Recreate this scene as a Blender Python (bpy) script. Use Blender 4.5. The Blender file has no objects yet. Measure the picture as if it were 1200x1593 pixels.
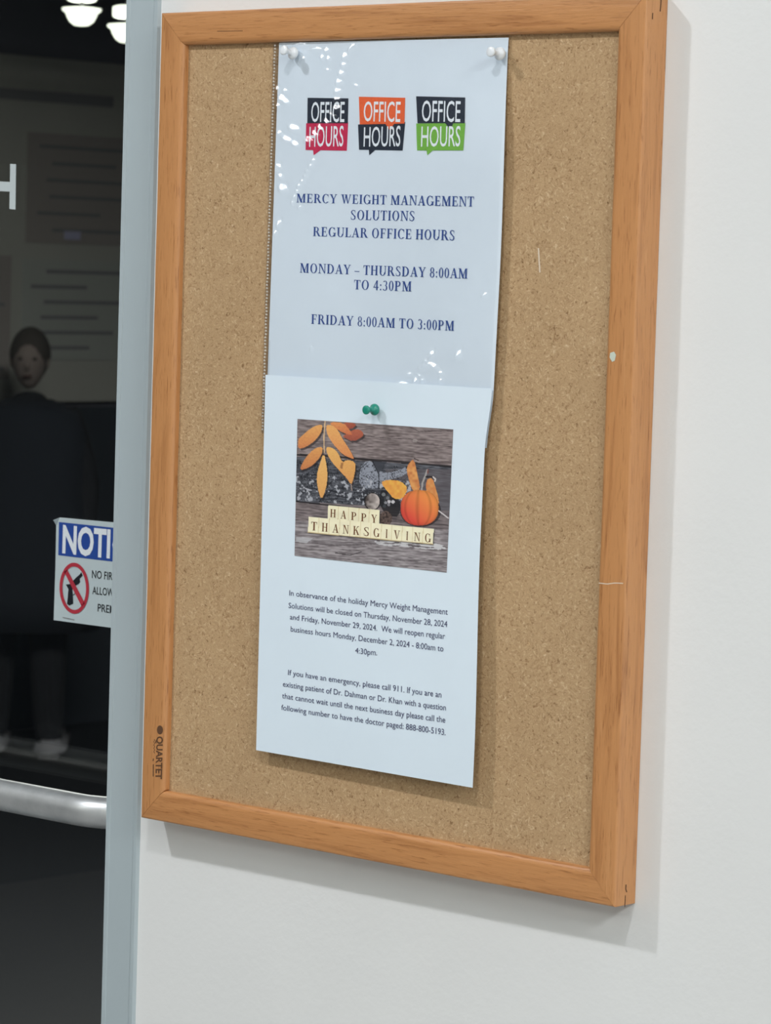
import bpy, bmesh, math, random
import numpy as np
from mathutils import Vector, Matrix, Euler

random.seed(7)
SC = bpy.context.scene
COL = SC.collection
ZB = 1.10            # height of the board's lower edge
T = 0.02304          # the wall plane; the board's front face is Y = 0
BW, BH = .4572, .6096
YG = 0.183           # glass plane of the door

# ------------------------------------------------------------------ camera
F = 5154.99
PITCH, HEAD, ROLL = -0.07216, 0.72665, 0.0307
CAM = Vector((1.7993, -1.75353, 0.42076 + ZB))
MC = (Matrix.Rotation(HEAD, 3, 'Z') @ Matrix.Rotation(math.pi/2 + PITCH, 3, 'X') @ Matrix.Rotation(ROLL, 3, 'Z'))
cd = bpy.data.cameras.new('camera')
cam = bpy.data.objects.new('camera', cd)
COL.objects.link(cam)
cam.matrix_world = Matrix.Translation(CAM) @ MC.to_4x4()
cd.sensor_fit = 'VERTICAL'
cd.sensor_height = 24.0
cd.lens = F / 1593 * 24.0
cd.clip_start = .05
cd.clip_end = 100
cd.dof.use_dof = True
cd.dof.focus_distance = 2.42
cd.dof.aperture_fstop = (cd.lens / 1000) / 0.0042
SC.camera = cam

# ------------------------------------------------------------------ world, exposure
w = bpy.data.worlds.new('world')
SC.world = w
w.use_nodes = True
w.node_tree.nodes['Background'].inputs[0].default_value = (.01, .012, .015, 1)
w.node_tree.nodes['Background'].inputs[1].default_value = .2
SC.view_settings.view_transform = 'Standard'
SC.view_settings.look = 'None'
SC.view_settings.gamma = 1
SC.view_settings.use_curve_mapping = False
SC.view_settings.exposure = -0.09

# ------------------------------------------------------------------ ceiling lamps of the lobby (each downlight has its own disc), added panels and hall fill
CEIL = 2.72
DOWNLIGHTS = [            # x, y, watts, radius, colour
    (0.84, -1.17, 11.0, .055, (1.0, .99, 1.0)),
    (-0.58, -1.14, 20, .055, (.95, .97, 1.0)),
    (1.25, -0.62, 1.2, .06, (1.0, .98, 1.0)),
]
FILL_PANELS = [(1.4, -3.0, 6), (3.0, -1.5, 62), (-1.6, -3.2, 5), (3.2, -4.2, 8)]  # panels added for soft ambient; the right-hand one follows the bright frame side
def light(name, loc, power, shape, sx, sy, colr, spread=180):
    d = bpy.data.lights.new(name, 'AREA')
    d.shape = shape; d.size = sx; d.size_y = sy
    d.energy = power; d.color = colr[:3]
    d.spread = math.radians(spread)
    o = bpy.data.objects.new(name, d)
    o.location = loc
    COL.objects.link(o)
    return o
for i, (x, y, p, r, c) in enumerate(DOWNLIGHTS):
    light('downlight_lamp', (x, y, CEIL - .012), p, 'DISK', 2*r, 2*r, c)
for i, (x, y, p) in enumerate(FILL_PANELS):
    light('panel_fill', (x, y, CEIL - .014), p, 'RECTANGLE', .56, 1.16, (.96, .985, 1.0))
light('hall_fill', (-3.2, 3.4, 2.37), 74, 'RECTANGLE', .5, 1.1, (1.0, .98, .92))  # fill light added to brighten the hall, no fixture

# ------------------------------------------------------------------ helpers
def ray(px, py, Y=0.0):
    """point of the plane at depth Y seen at this pixel of the photograph (1200 x 1593)"""
    d = MC @ Vector(((px-600)/F, -(py-796.5)/F, -1))
    t = (Y - CAM.y) / d.y
    return CAM + d*t
def deep(px, py, D):
    d = MC @ Vector(((px-600)/F, -(py-796.5)/F, -1))
    return CAM + d*D
def srgb(r, g, b, k=1.0):
    def f(v):
        v = v/255
        return (v/12.92 if v <= .04045 else ((v+.055)/1.055)**2.4)*k
    return (f(r), f(g), f(b), 1)

def mat(name, base=(.8, .8, .8, 1), rough=.6, metal=0, spec=.5, coat=0, emit=None, estr=0):
    m = bpy.data.materials.new(name)
    m.use_nodes = True
    b = m.node_tree.nodes['Principled BSDF']
    b.inputs['Base Color'].default_value = base
    b.inputs['Roughness'].default_value = rough
    b.inputs['Metallic'].default_value = metal
    b.inputs['Specular IOR Level'].default_value = spec
    b.inputs['Coat Weight'].default_value = coat
    if emit:
        b.inputs['Emission Color'].default_value = emit
        b.inputs['Emission Strength'].default_value = estr
    return m
def nt(m): return m.node_tree.nodes, m.node_tree.links, m.node_tree.nodes['Principled BSDF']
def coords(m, scale=(1, 1, 1), space='Object'):
    n, l, b = nt(m)
    tc = n.new('ShaderNodeTexCoord'); mp = n.new('ShaderNodeMapping')
    mp.inputs['Scale'].default_value = scale
    l.new(tc.outputs[space], mp.inputs['Vector'])
    return mp.outputs[0]
def noise(m, vec, scale, detail=3, rough=.5, dist=0):
    n, l, b = nt(m)
    x = n.new('ShaderNodeTexNoise')
    x.inputs['Scale'].default_value = scale; x.inputs['Detail'].default_value = detail
    x.inputs['Roughness'].default_value = rough; x.inputs['Distortion'].default_value = dist
    l.new(vec, x.inputs['Vector'])
    return x.outputs['Fac']
def ramp(m, fac, stops):  # pale blue patch standing in for a glare in the glass
    n, l, b = nt(m)
    r = n.new('ShaderNodeValToRGB')
    e = r.color_ramp.elements
    while len(e) < len(stops): e.new(.5)
    for k, (p, c) in enumerate(stops):
        e[k].position = p; e[k].color = c
    l.new(fac, r.inputs['Fac'])
    return r.outputs['Color']
def bump(m, h, strength, dist, normal=None):
    n, l, b = nt(m)
    x = n.new('ShaderNodeBump')
    x.inputs['Strength'].default_value = strength; x.inputs['Distance'].default_value = dist
    l.new(h, x.inputs['Height'])
    if normal: l.new(normal, x.inputs['Normal'])
    return x.outputs['Normal']
def mixc(m, fac, a, b2, mode='MIX'):
    n, l, b = nt(m)
    x = n.new('ShaderNodeMix'); x.data_type = 'RGBA'; x.blend_type = mode
    for s, v in ((0, fac), (6, a), (7, b2)):
        if hasattr(v, 'links'): l.new(v, x.inputs[s])
        else: x.inputs[s].default_value = v
    return x.outputs[2]
def ink(name, rgb, rough=.55):
    m = mat(name, srgb(*rgb, 1/.86), rough, spec=.3)
    v = coords(m); f = noise(m, v, 900, 2)
    n, l, b = nt(m)
    c = srgb(*rgb, 1/.86)
    l.new(ramp(m, f, [(.3, tuple(min(1, q*.93) for q in c[:3])+(1,)), (.7, tuple(min(1, q*1.07) for q in c[:3])+(1,))]), b.inputs['Base Color'])
    return m

# ------------------------------------------------------------------ materials
M = {}
def wall_mat(name, rgb):
    m = mat(name, rgb, .62, spec=.35)
    n, l, b = nt(m)
    v = coords(m)
    f = noise(m, v, 3, 3)
    lo = tuple(q*.97 for q in rgb[:3])+(1,); hi = tuple(min(1, q*1.02) for q in rgb[:3])+(1,)
    l.new(ramp(m, f, [(.35, lo), (.65, hi)]), b.inputs['Base Color'])
    l.new(bump(m, noise(m, v, 160, 3), .06, .004), b.inputs['Normal'])
    return m
M['wall'] = wall_mat('painted_wall', (.80, .812, .806, 1))
M['ceiling'] = wall_mat('ceiling_tile', (.78, .78, .76, 1))
M['floor'] = wall_mat('lobby_floor', (.30, .30, .30, 1))
M['floor'].node_tree.nodes['Principled BSDF'].inputs['Roughness'].default_value = .35
M['lobby_dark'] = wall_mat('lobby_dark_wall', (.05, .06, .075, 1))  # unseen wall, darkened so the door glass reflects little light
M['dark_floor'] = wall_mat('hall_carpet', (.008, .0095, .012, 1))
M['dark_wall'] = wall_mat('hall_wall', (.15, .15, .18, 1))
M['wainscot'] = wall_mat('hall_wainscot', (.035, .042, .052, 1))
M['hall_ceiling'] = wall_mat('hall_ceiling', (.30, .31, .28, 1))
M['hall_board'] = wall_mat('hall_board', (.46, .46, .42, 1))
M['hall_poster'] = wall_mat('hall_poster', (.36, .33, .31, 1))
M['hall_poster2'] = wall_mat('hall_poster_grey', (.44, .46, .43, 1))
M['hall_ink'] = mat('hall_ink', (.24, .24, .25, 1), .7)
M['hall_lip'] = mat('lips', (.09, .045, .04, 1), .7)
M['hall_glint'] = mat('hall_glint', (.5, .5, .7, 1), .5)

m = M['jamb'] = mat('grey_jamb_paint', (.42, .50, .53, 1), .42, spec=.5)
n, l, b = nt(m); v = coords(m, (1, 1, .25))
l.new(ramp(m, noise(m, v, 12, 4), [(.3, (.415, .485, .515, 1)), (.7, (.445, .52, .55, 1))]), b.inputs['Base Color'])
l.new(bump(m, noise(m, v, 260, 2), .06, .002), b.inputs['Normal'])
m = M['stile'] = mat('dark_bronze_aluminium', (.05, .05, .055, 1), .35, metal=.6)
l_ = nt(m); l_[1].new(bump(m, noise(m, coords(m, (8, 8, .4)), 60, 2), .08, .001), l_[2].inputs['Normal'])
m = M['bar'] = mat('brushed_aluminium', (.66, .68, .70, 1), .38, metal=.75)
n, l, b = nt(m)
f = noise(m, coords(m, (1, 1, 1)), 35, 5, .6)
l.new(ramp(m, f, [(.3, (.60, .62, .63, 1)), (.7, (.80, .82, .83, 1))]), b.inputs['Base Color'])
r_ = n.new('ShaderNodeMapRange'); r_.inputs['To Min'].default_value = .28; r_.inputs['To Max'].default_value = .5
l.new(noise(m, coords(m, (3, 40, 40)), 10, 3), r_.inputs[0]); l.new(r_.outputs[0], b.inputs['Roughness'])

def wood_mat(name, dark, mid, lite, rough=.38):
    m = mat(name, mid, rough, spec=.5, coat=.25)
    n, l, b = nt(m)
    b.inputs['Coat Roughness'].default_value = .22
    oi = n.new('ShaderNodeObjectInfo')
    tc = n.new('ShaderNodeTexCoord'); mp = n.new('ShaderNodeMapping')
    mp.inputs['Scale'].default_value = (1, 14, 14)
    l.new(tc.outputs['Object'], mp.inputs['Vector'])
    mul = n.new('ShaderNodeVectorMath'); mul.operation = 'MULTIPLY_ADD'
    cb = n.new('ShaderNodeCombineXYZ')
    l.new(oi.outputs['Random'], cb.inputs[0]); l.new(oi.outputs['Random'], cb.inputs[1]); l.new(oi.outputs['Random'], cb.inputs[2])
    l.new(cb.outputs[0], mul.inputs[0]); mul.inputs[1].default_value = (37, 61, 23); l.new(mp.outputs[0], mul.inputs[2])
    vec = mul.outputs[0]
    a = noise(m, vec, 9, 5, .6, .6)
    c1 = ramp(m, a, [(.28, dark), (.48, mid), (.62, mid), (.78, lite)])
    fine = noise(m, vec, 55, 4, .6, .3)
    c2 = ramp(m, fine, [(.30, (.66, .58, .50, 1)), (.44, (1, 1, 1, 1)), (.6, (1, 1, 1, 1)), (.75, (1.12, 1.12, 1.1, 1))])
    l.new(mixc(m, 1.0, c1, c2, 'MULTIPLY'), b.inputs['Base Color'])
    pores = noise(m, vec, 30, 3, .7, .4)
    l.new(bump(m, pores, .22, .0012), b.inputs['Normal'])
    return m
M['oak'] = wood_mat('varnished_oak', (.42, .180, .062, 1), (.56, .262, .098, 1), (.66, .34, .145, 1))

m = M['cork'] = mat('natural_cork', (.5, .33, .18, 1), .85, spec=.2)
n, l, b = nt(m)
v = coords(m, (1, 1, 1))
A = noise(m, v, 250, 3, .62, 2.2)
B = noise(m, v, 420, 2, .5, .8)
C = noise(m, v, 9, 4)
c1 = ramp(m, A, [(.28, (.30, .170, .082, 1)), (.42, (.475, .318, .172, 1)), (.58, (.515, .350, .192, 1)), (.74, (.70, .53, .34, 1))])
c2 = ramp(m, B, [(.26, (.55, .48, .42, 1)), (.38, (1, 1, 1, 1)), (.7, (1, 1, 1, 1)), (.8, (1.2, 1.2, 1.2, 1))])
c3 = ramp(m, C, [(.3, (.94, .93, .92, 1)), (.7, (1.05, 1.05, 1.05, 1))])
cc = mixc(m, 1, mixc(m, 1, c1, c2, 'MULTIPLY'), c3, 'MULTIPLY')
l.new(cc, b.inputs['Base Color'])
l.new(bump(m, A, .5, .0012), b.inputs['Normal'])

def paper_mat(name, c):
    m = mat(name, c, .6, spec=.25)
    n, l, b = nt(m)
    v = coords(m)
    lo = tuple(q*.985 for q in c[:3])+(1,); hi = tuple(min(1, q*1.01) for q in c[:3])+(1,)
    l.new(ramp(m, noise(m, v, 14, 3), [(.3, lo), (.7, hi)]), b.inputs['Base Color'])
    return m
M['paper'] = paper_mat('bright_white_paper', (.755, .865, .955, 1))
M['paper2'] = paper_mat('office_paper', (.745, .835, .92, 1))
M['blue_ink'] = ink('blue_ink', (50, 76, 138))
M['grey_ink'] = ink('dark_ink', (72, 74, 104))
M['black'] = ink('black_ink', (34, 42, 56))
M['red'] = ink('crimson_ink', (190, 40, 78))
M['orange'] = ink('orange_ink', (222, 96, 52))
M['green'] = ink('green_ink', (112, 170, 68))
M['logo_white'] = ink('logo_white', (222, 228, 236))
M['tile_ink'] = ink('brown_ink', (112, 74, 44))
M['mark'] = mat('burnt_brown_mark', (.12, .055, .025, 1), .6)
M['nick'] = mat('pale_nick', (.74, .62, .48, 1), .7)
M['fleck'] = mat('pale_fleck', (.60, .66, .56, 1), .5)
M['crack'] = mat('dark_crack', (.10, .045, .02, 1), .9)
M['sign_white'] = paper_mat('vinyl_white', (.57, .665, .69, 1))
M['sign_blue'] = ink('sign_blue', (38, 72, 150))
M['sign_red'] = ink('sign_red', (176, 52, 66))
M['sign_black'] = ink('sign_black', (26, 30, 36))
M['vinyl_h'] = mat('cut_vinyl', (.62, .69, .70, 1), .5)
def pin_mat(name, c):
    m = mat(name, c, .28, spec=.5)
    n, l, b = nt(m)
    l.new(bump(m, noise(m, coords(m), 300, 2), .03, .0005), b.inputs['Normal'])
    b.inputs['Subsurface Weight'].default_value = .15
    b.inputs['Subsurface Radius'].default_value = (.002, .002, .002)
    return m
M['pin_white'] = pin_mat('white_plastic', (.80, .84, .87, 1))
M['pin_green'] = pin_mat('green_plastic', (.015, .26, .19, 1))
M['steel'] = mat('steel', (.6, .6, .6, 1), .25, metal=1)

def film_mat(name, tint, rough, ior, haze=0.0):
    m = bpy.data.materials.new(name); m.use_nodes = True
    n, l = m.node_tree.nodes, m.node_tree.links
    n.remove(n['Principled BSDF'])
    out = n['Material Output']
    tr = n.new('ShaderNodeBsdfTransparent'); tr.inputs[0].default_value = tint
    gl = n.new('ShaderNodeBsdfGlossy'); gl.inputs['Roughness'].default_value = rough; gl.inputs['Color'].default_value = (1, 1, 1, 1)
    fr = n.new('ShaderNodeFresnel')
    geo = n.new('ShaderNodeNewGeometry'); io = n.new('ShaderNodeMapRange')   # the same reflectance from either side of the film
    io.inputs['To Min'].default_value = ior; io.inputs['To Max'].default_value = 1/ior
    l.new(geo.outputs['Backfacing'], io.inputs[0]); l.new(io.outputs[0], fr.inputs['IOR'])
    mx = n.new('ShaderNodeMixShader')
    tc = n.new('ShaderNodeTexCoord'); nz = n.new('ShaderNodeTexNoise'); nz.inputs['Scale'].default_value = 22; nz.inputs['Detail'].default_value = 2
    l.new(tc.outputs['Object'], nz.inputs['Vector'])
    bp = n.new('ShaderNodeBump'); bp.inputs['Strength'].default_value = haze; bp.inputs['Distance'].default_value = .01
    l.new(nz.outputs['Fac'], bp.inputs['Height'])
    l.new(bp.outputs[0], gl.inputs['Normal'])
    l.new(fr.outputs[0], mx.inputs[0]); l.new(tr.outputs[0], mx.inputs[1]); l.new(gl.outputs[0], mx.inputs[2])
    l.new(mx.outputs[0], out.inputs['Surface'])
    return m
M['film'] = film_mat('clear_plastic_film', (.975, .98, .985, 1), .24, 1.52, .0)
M['seam'] = film_mat('seam_plastic', (.95, .945, .94, 1), .3, 1.5, 0)
M['glass'] = film_mat('door_glass', (.93, .95, .95, 1), .0, 1.52, 0)
M['lamp_on'] = mat('lit_lamp', (1, 1, 1, 1), .5, emit=(1, 1, .90, 1), estr=6)
M['lamp_hall'] = mat('lit_hall_lamp', (1, 1, 1, 1), .5, emit=(.97, 1, .82, 1), estr=2.6)
M['white_metal'] = mat('white_metal', (.8, .8, .8, 1), .4)
M['coat'] = mat('navy_cloth', (.010, .014, .022, 1), .9)
M['trousers'] = mat('black_cloth', (.008, .009, .012, 1), .9)
M['skin'] = mat('skin', (.22, .18, .16, 1), .8)
M['hair'] = mat('grey_brown_hair', (.05, .042, .035, 1), .8)
M['shoe'] = mat('pale_shoe', (.25, .25, .27, 1), .6)
m = M['print'] = mat('colour_print', (1, 1, 1, 1), .6, spec=.25)
n, l, b = nt(m)
at = n.new('ShaderNodeAttribute'); at.attribute_name = 'Col'
l.new(at.outputs['Color'], b.inputs['Base Color'])

# ------------------------------------------------------------------ object helpers
def link(name, me, material=None, parent=None):
    o = bpy.data.objects.new(name, me)
    COL.objects.link(o)
    if material is not None and not me.materials: me.materials.append(material)
    if parent is not None: o.parent = parent; o.matrix_parent_inverse = parent.matrix_world.inverted()
    return o
def empty(name, loc=(0, 0, 0)):
    o = bpy.data.objects.new(name, None)
    o.empty_display_size = .05
    o.location = loc
    o.matrix_world = Matrix.Translation(Vector(loc))
    COL.objects.link(o)
    return o
def tag(o, label, cat, group=None):
    o['label'] = label; o['category'] = cat
    if group: o['group'] = group
    return o
def struct(o, label=None, cat=None):
    o['kind'] = 'structure'
    if label: o['label'] = label
    if cat: o['category'] = cat
    return o
def meshdata(name, verts, faces, smooth=False):
    me = bpy.data.meshes.new(name)
    me.from_pydata([tuple(v) for v in verts], [], faces)
    me.update()
    if smooth:
        for p in me.polygons: p.use_smooth = True
    return me
def boxes(name, lst, material, parent=None, bev=0.0, kind=None, smooth=False):
    bm = bmesh.new()
    for (x0, x1, y0, y1, z0, z1) in lst:
        r = bmesh.ops.create_cube(bm, size=1)
        for v_ in r['verts']:
            v_.co = Vector(((x0+x1)/2 + v_.co.x*(x1-x0), (y0+y1)/2 + v_.co.y*(y1-y0), (z0+z1)/2 + v_.co.z*(z1-z0)))
    if bev: bmesh.ops.bevel(bm, geom=bm.edges[:], offset=bev, segments=2, affect='EDGES')
    me = bpy.data.meshes.new(name); bm.to_mesh(me); bm.free()
    o = link(name, me, material, parent)
    if kind: o['kind'] = kind
    return o
def lathe(name, prof, segs, material, parent=None, mtx=None):
    """prof: (r, h) along local +Z"""
    vs, fs = [], []
    for (r, h) in prof:
        for k in range(segs):
            a = 2*math.pi*k/segs
            vs.append(Vector((r*math.cos(a), r*math.sin(a), h)))
    for i in range(len(prof)-1):
        for k in range(segs):
            k2 = (k+1) % segs
            fs.append((i*segs+k, i*segs+k2, (i+1)*segs+k2, (i+1)*segs+k))
    fs.append(tuple(range(segs))[::-1]); fs.append(tuple((len(prof)-1)*segs+k for k in range(segs)))
    if mtx is not None: vs = [mtx @ q for q in vs]
    me = meshdata(name, vs, fs, True)
    return link(name, me, material, parent)
def tube(name, pts, r, material, parent=None, segs=20, caps=True):
    vs, fs = [], []
    pts = [Vector(p) for p in pts]
    up = Vector((0, 0, 1))
    for i, p in enumerate(pts):
        t = (pts[min(i+1, len(pts)-1)] - pts[max(i-1, 0)]).normalized()
        s = t.cross(up).normalized(); u = s.cross(t).normalized()
        for k in range(segs):
            a = 2*math.pi*k/segs
            vs.append(p + s*math.cos(a)*r + u*math.sin(a)*r)
    for i in range(len(pts)-1):
        for k in range(segs):
            k2 = (k+1) % segs
            fs.append((i*segs+k, i*segs+k2, (i+1)*segs+k2, (i+1)*segs+k))
    if caps:
        fs.append(tuple(range(segs))[::-1]); fs.append(tuple((len(pts)-1)*segs+k for k in range(segs)))
    return link(name, meshdata(name, vs, fs, True), material, parent)

# ================================================================== THE ROOM
RX0, RX1, RY0 = -4.2, 4.6, -5.4
DX0, DX1, DZ = -1.05, -.0235, 2.16          # outer edges of the door frame
WD = .26                                     # wall thickness behind the wall plane
struct(boxes('wall_back', [(DX1-.004, RX1, T, T+WD, 0, CEIL), (RX0, DX0, T, T+WD, 0, CEIL), (DX0, DX1-.004, T, T+WD, DZ, CEIL)], M['wall']), 'off-white painted wall that carries the cork board beside the glass door', 'wall')
struct(boxes('wall_right', [(RX1, RX1+.1, RY0, T+WD, 0, CEIL)], M['wall']))
struct(boxes('wall_left', [(RX0-.1, RX0, RY0, T+WD, 0, CEIL)], M['lobby_dark']))
struct(boxes('wall_front', [(RX0-.1, RX1+.1, RY0-.1, RY0, 0, CEIL)], M['wall']))
struct(boxes('floor', [(RX0-.1, RX1+.1, RY0-.1, T+WD, -.1, 0)], M['floor']))
struct(boxes('ceiling', [(RX0-.1, RX1+.1, RY0-.1, T+WD, CEIL, CEIL+.1)], M['ceiling']))
for i, (x, y, p, r, c) in enumerate(DOWNLIGHTS):
    e = empty('downlight', (x, y, CEIL))
    tag(e, ['round recessed downlight nearest the cork board', 'round recessed downlight over the glass door', 'round recessed downlight close to the wall right of the board'][i], 'ceiling light', 'lobby downlights')
    lathe('trim_ring', [(r+.004, 0), (r+.02, 0), (r+.02, -.006), (r+.006, -.009), (r+.004, -.006)], 32, M['white_metal'], e, Matrix.Translation((x, y, CEIL)))
    lathe('diffuser', [(r, -.001), (r, -.004)], 32, M['lamp_on'], e, Matrix.Translation((x, y, CEIL)))
for i, (x, y, p) in enumerate(FILL_PANELS):
    e = empty('fill_panel_light', (x, y, CEIL))
    tag(e, ['added ceiling light panel behind the camera, for soft light', 'rectangular ceiling light panel by the right wall', 'added ceiling light panel on the lobby side of the door, for soft light', 'added ceiling light panel in the far lobby corner, for soft light'][i], 'ceiling light', 'lobby light panels')
    boxes('frame', [(x-.30, x-.28, y-.6, y+.6, CEIL-.012, CEIL), (x+.28, x+.30, y-.6, y+.6, CEIL-.012, CEIL), (x-.28, x+.28, y-.6, y-.58, CEIL-.012, CEIL), (x-.28, x+.28, y+.58, y+.6, CEIL-.012, CEIL)], M['white_metal'], e)
    boxes('diffuser', [(x-.28, x+.28, y-.58, y+.58, CEIL-.006, CEIL-.001)], M['lamp_on'], e)

# door frame: a jamb each side and a head; the visible jamb is stepped like an extrusion
def prism_z(name, prof, z0, z1, material, parent=None):
    nP = len(prof)
    vs = [(x, y, z0) for x, y in prof] + [(x, y, z1) for x, y in prof]
    fs = [tuple(range(nP)), tuple(range(nP, 2*nP))[::-1]] + [(k, nP+k, nP+(k+1) % nP, (k+1) % nP) for k in range(nP)]
    me = meshdata(name, vs, fs)
    bm = bmesh.new(); bm.from_mesh(me); bmesh.ops.recalc_face_normals(bm, faces=bm.faces); bm.to_mesh(me); bm.free()
    return link(name, me, material, parent)
X0, X1 = -.0617, -.0235
Yf = T - .0015
jprof = [(X0, T+.24), (X0, Yf+.0012), (X0+.0012, Yf), (X0+.0052, Yf), (X0+.0056, Yf+.0006), (X0+.0062, Yf+.0004),
         (X1-.0072, Yf+.0002), (X1-.0068, Yf+.0005), (X1-.0050, Yf-.0009), (X1-.0016, Yf-.0009), (X1, Yf+.0014), (X1, T+.24)]
fr = empty('trim_1', ((DX0+DX1)/2, T, 0))
struct(fr, 'blue-grey painted metal frame around the glass door', 'door frame')
prism_z('jamb', jprof, 0, DZ, M['jamb'], fr)
prism_z('jamb', [(DX0+DX1-x, y) for x, y in jprof][::-1], 0, DZ, M['jamb'], fr)
boxes('head', [(DX0+.0385, DX1-.0385, Yf, T+.24, DZ-.045, DZ)], M['jamb'], fr, .001)

# the glass door in the opening
door = empty('door_1', ((DX0+DX1)/2, YG, 0))
struct(door, 'narrow-framed dark glass door with a tubular aluminium push bar', 'door')
LX0, LX1 = DX0+.042, DX1-.042
boxes('stile', [(LX1-.10, LX1, YG-.022, YG+.022, .01, DZ-.05)], M['stile'], door, .002)
boxes('stile', [(LX0, LX0+.10, YG-.022, YG+.022, .01, DZ-.05)], M['stile'], door, .002)
boxes('top_rail', [(LX0+.1002, LX1-.1002, YG-.022, YG+.022, DZ-.15, DZ-.05)], M['stile'], door, .002)
boxes('bottom_rail', [(LX0+.1002, LX1-.1002, YG-.022, YG+.022, .01, .22)], M['stile'], door, .002)
boxes('glass_pane', [(LX0+.1004, LX1-.1004, YG, YG+.006, .2202, DZ-.1502)], M['glass'], door)
# push bar: straight tube whose ends bend back onto the stiles
BY, BZ, BR = .100, 1.1*0 + ZB - .0235, .0132
pR = ray(100, 1255, BY); pL = ray(0, 1232, BY)
slope = (pR.z - pL.z)/(pR.x - pL.x)
pts = []
xc = -.165
Rb = .060
zR = pR.z
for k in range(0, 13):                        # right bend
    a = (math.pi/2)*k/12
    pts.append((xc + Rb*math.sin(a) - .012, BY + Rb*(1-math.cos(a)), zR))
pts.append((pts[-1][0], YG-.0221, zR))
xl = LX0 + LX1
left = [(xl - x, y, z) for x, y, z in pts][::-1]
tube('push_bar', left + pts, BR, M['bar'], door, 28)
for sx in (pts[-1][0], xl - pts[-1][0]):
    lathe('bar_flange', [(.020, 0), (.020, .003), (.016, .005)], 28, M['bar'], door, Matrix.Translation((sx, YG-.0222, zR)) @ Matrix.Rotation(math.pi/2, 4, 'X'))

# ------------------------------------------------------------------ hall beyond the door
HX, HY1, HC = -6.2, 9.6, 2.40
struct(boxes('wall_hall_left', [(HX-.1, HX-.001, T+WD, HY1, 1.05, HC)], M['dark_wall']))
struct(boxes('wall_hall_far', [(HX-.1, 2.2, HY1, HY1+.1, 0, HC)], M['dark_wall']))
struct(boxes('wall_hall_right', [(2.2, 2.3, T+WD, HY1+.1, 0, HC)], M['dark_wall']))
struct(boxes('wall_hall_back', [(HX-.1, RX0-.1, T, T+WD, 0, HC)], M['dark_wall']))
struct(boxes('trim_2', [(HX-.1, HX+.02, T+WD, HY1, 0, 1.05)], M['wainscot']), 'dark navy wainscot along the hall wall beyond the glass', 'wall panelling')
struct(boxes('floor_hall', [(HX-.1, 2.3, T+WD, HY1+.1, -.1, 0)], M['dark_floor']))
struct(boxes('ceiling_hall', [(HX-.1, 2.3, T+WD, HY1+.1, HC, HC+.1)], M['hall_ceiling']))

# ================================================================== THE CORK BOARD
board = empty('cork_board', (BW/2, T, ZB))
tag(board, 'cork notice board in a varnished oak frame hung beside the door', 'notice board')
YC = .0062                                     # cork surface
boxes('cork_panel', [(.015, BW-.015, YC, T-.002, ZB+.015, ZB+BH-.015)], M['cork'], board)
boxes('backing', [(.012, BW-.012, T-.0018, T-.0002, ZB+.012, ZB+BH-.012)], M['mark'], board)

def rail(length, width, material, mtx, gap=.00015):
    """mitred rail; local X along the outer edge, local Y inwards over the board, local Z out of the wall (0 = wall)"""
    D = T
    r = .0016
    prof = [(0, .0003)]
    for k in range(5):
        a = math.pi/2*k/4
        prof.append((r - r*math.cos(a), D - r + r*math.sin(a)))
    prof.append((width*.45, D + .0001))
    wi = width - .0045
    for k in range(7):
        a = math.pi/2*k/6
        prof.append((wi + .0045*math.sin(a), D - .0030 + .0030*math.cos(a)))
    prof.append((width, D - .0075))
    prof.append((width - .009, D - .0075)); prof.append((width-.009, .0003))
    N = 40
    vs, fs = [], []
    nP = len(prof)
    rnd = random.Random(int(length*1e4)+int(mtx.translation.z*1000))
    wob = [rnd.uniform(-.00010, .00010) for _ in range(N+1)]
    for i in range(N+1):
        for (s, h) in prof:
            x0, x1 = s + gap, length - s - gap
            t = i/N
            dy = wob[i]*(1 if 0 < i < N else 0)
            vs.append(mtx @ Vector((x0 + (x1-x0)*t, s + (dy if s > 0 else dy*.5), h)))
    for i in range(N):
        for k in range(nP):
            k2 = (k+1) % nP
            fs.append((i*nP+k, (i+1)*nP+k, (i+1)*nP+k2, i*nP+k2))
    fs.append(tuple(range(nP))); fs.append(tuple(N*nP+k for k in range(nP))[::-1])
    return vs, fs
def add_rail(length, width, mtx):
    inv = mtx.inverted()
    vs, fs = rail(length, width, M['oak'], mtx)
    me = meshdata('frame_rail', [inv @ q for q in vs], fs, False)
    bm = bmesh.new(); bm.from_mesh(me); bmesh.ops.recalc_face_normals(bm, faces=bm.faces); bm.to_mesh(me); bm.free()
    o = bpy.data.objects.new('frame_rail', me); COL.objects.link(o)
    me.materials.append(M['oak'])
    o.parent = board; o.matrix_parent_inverse = board.matrix_world.inverted()
    o.matrix_world = mtx
    for p in me.polygons: p.use_smooth = True
    me.set_sharp_from_angle(angle=math.radians(35))
    return o
def basis(ex, ey, ez, loc):
    m_ = Matrix.Identity(4)
    for i in range(3):
        m_[i][0] = ex[i]; m_[i][1] = ey[i]; m_[i][2] = ez[i]; m_[i][3] = loc[i]
    return m_
rw = .0242
top_rail = add_rail(BW, rw, basis((1, 0, 0), (0, 0, -1), (0, -1, 0), (0, T, ZB+BH)))
bot_rail = add_rail(BW, .0232, basis((1, 0, 0), (0, 0, 1), (0, -1, 0), (0, T, ZB)))
left_rail = add_rail(BH, rw, basis((0, 0, 1), (1, 0, 0), (0, -1, 0), (0, T, ZB)))
right_rail = add_rail(BH, rw, basis((0, 0, 1), (-1, 0, 0), (0, -1, 0), (BW, T, ZB)))

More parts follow.
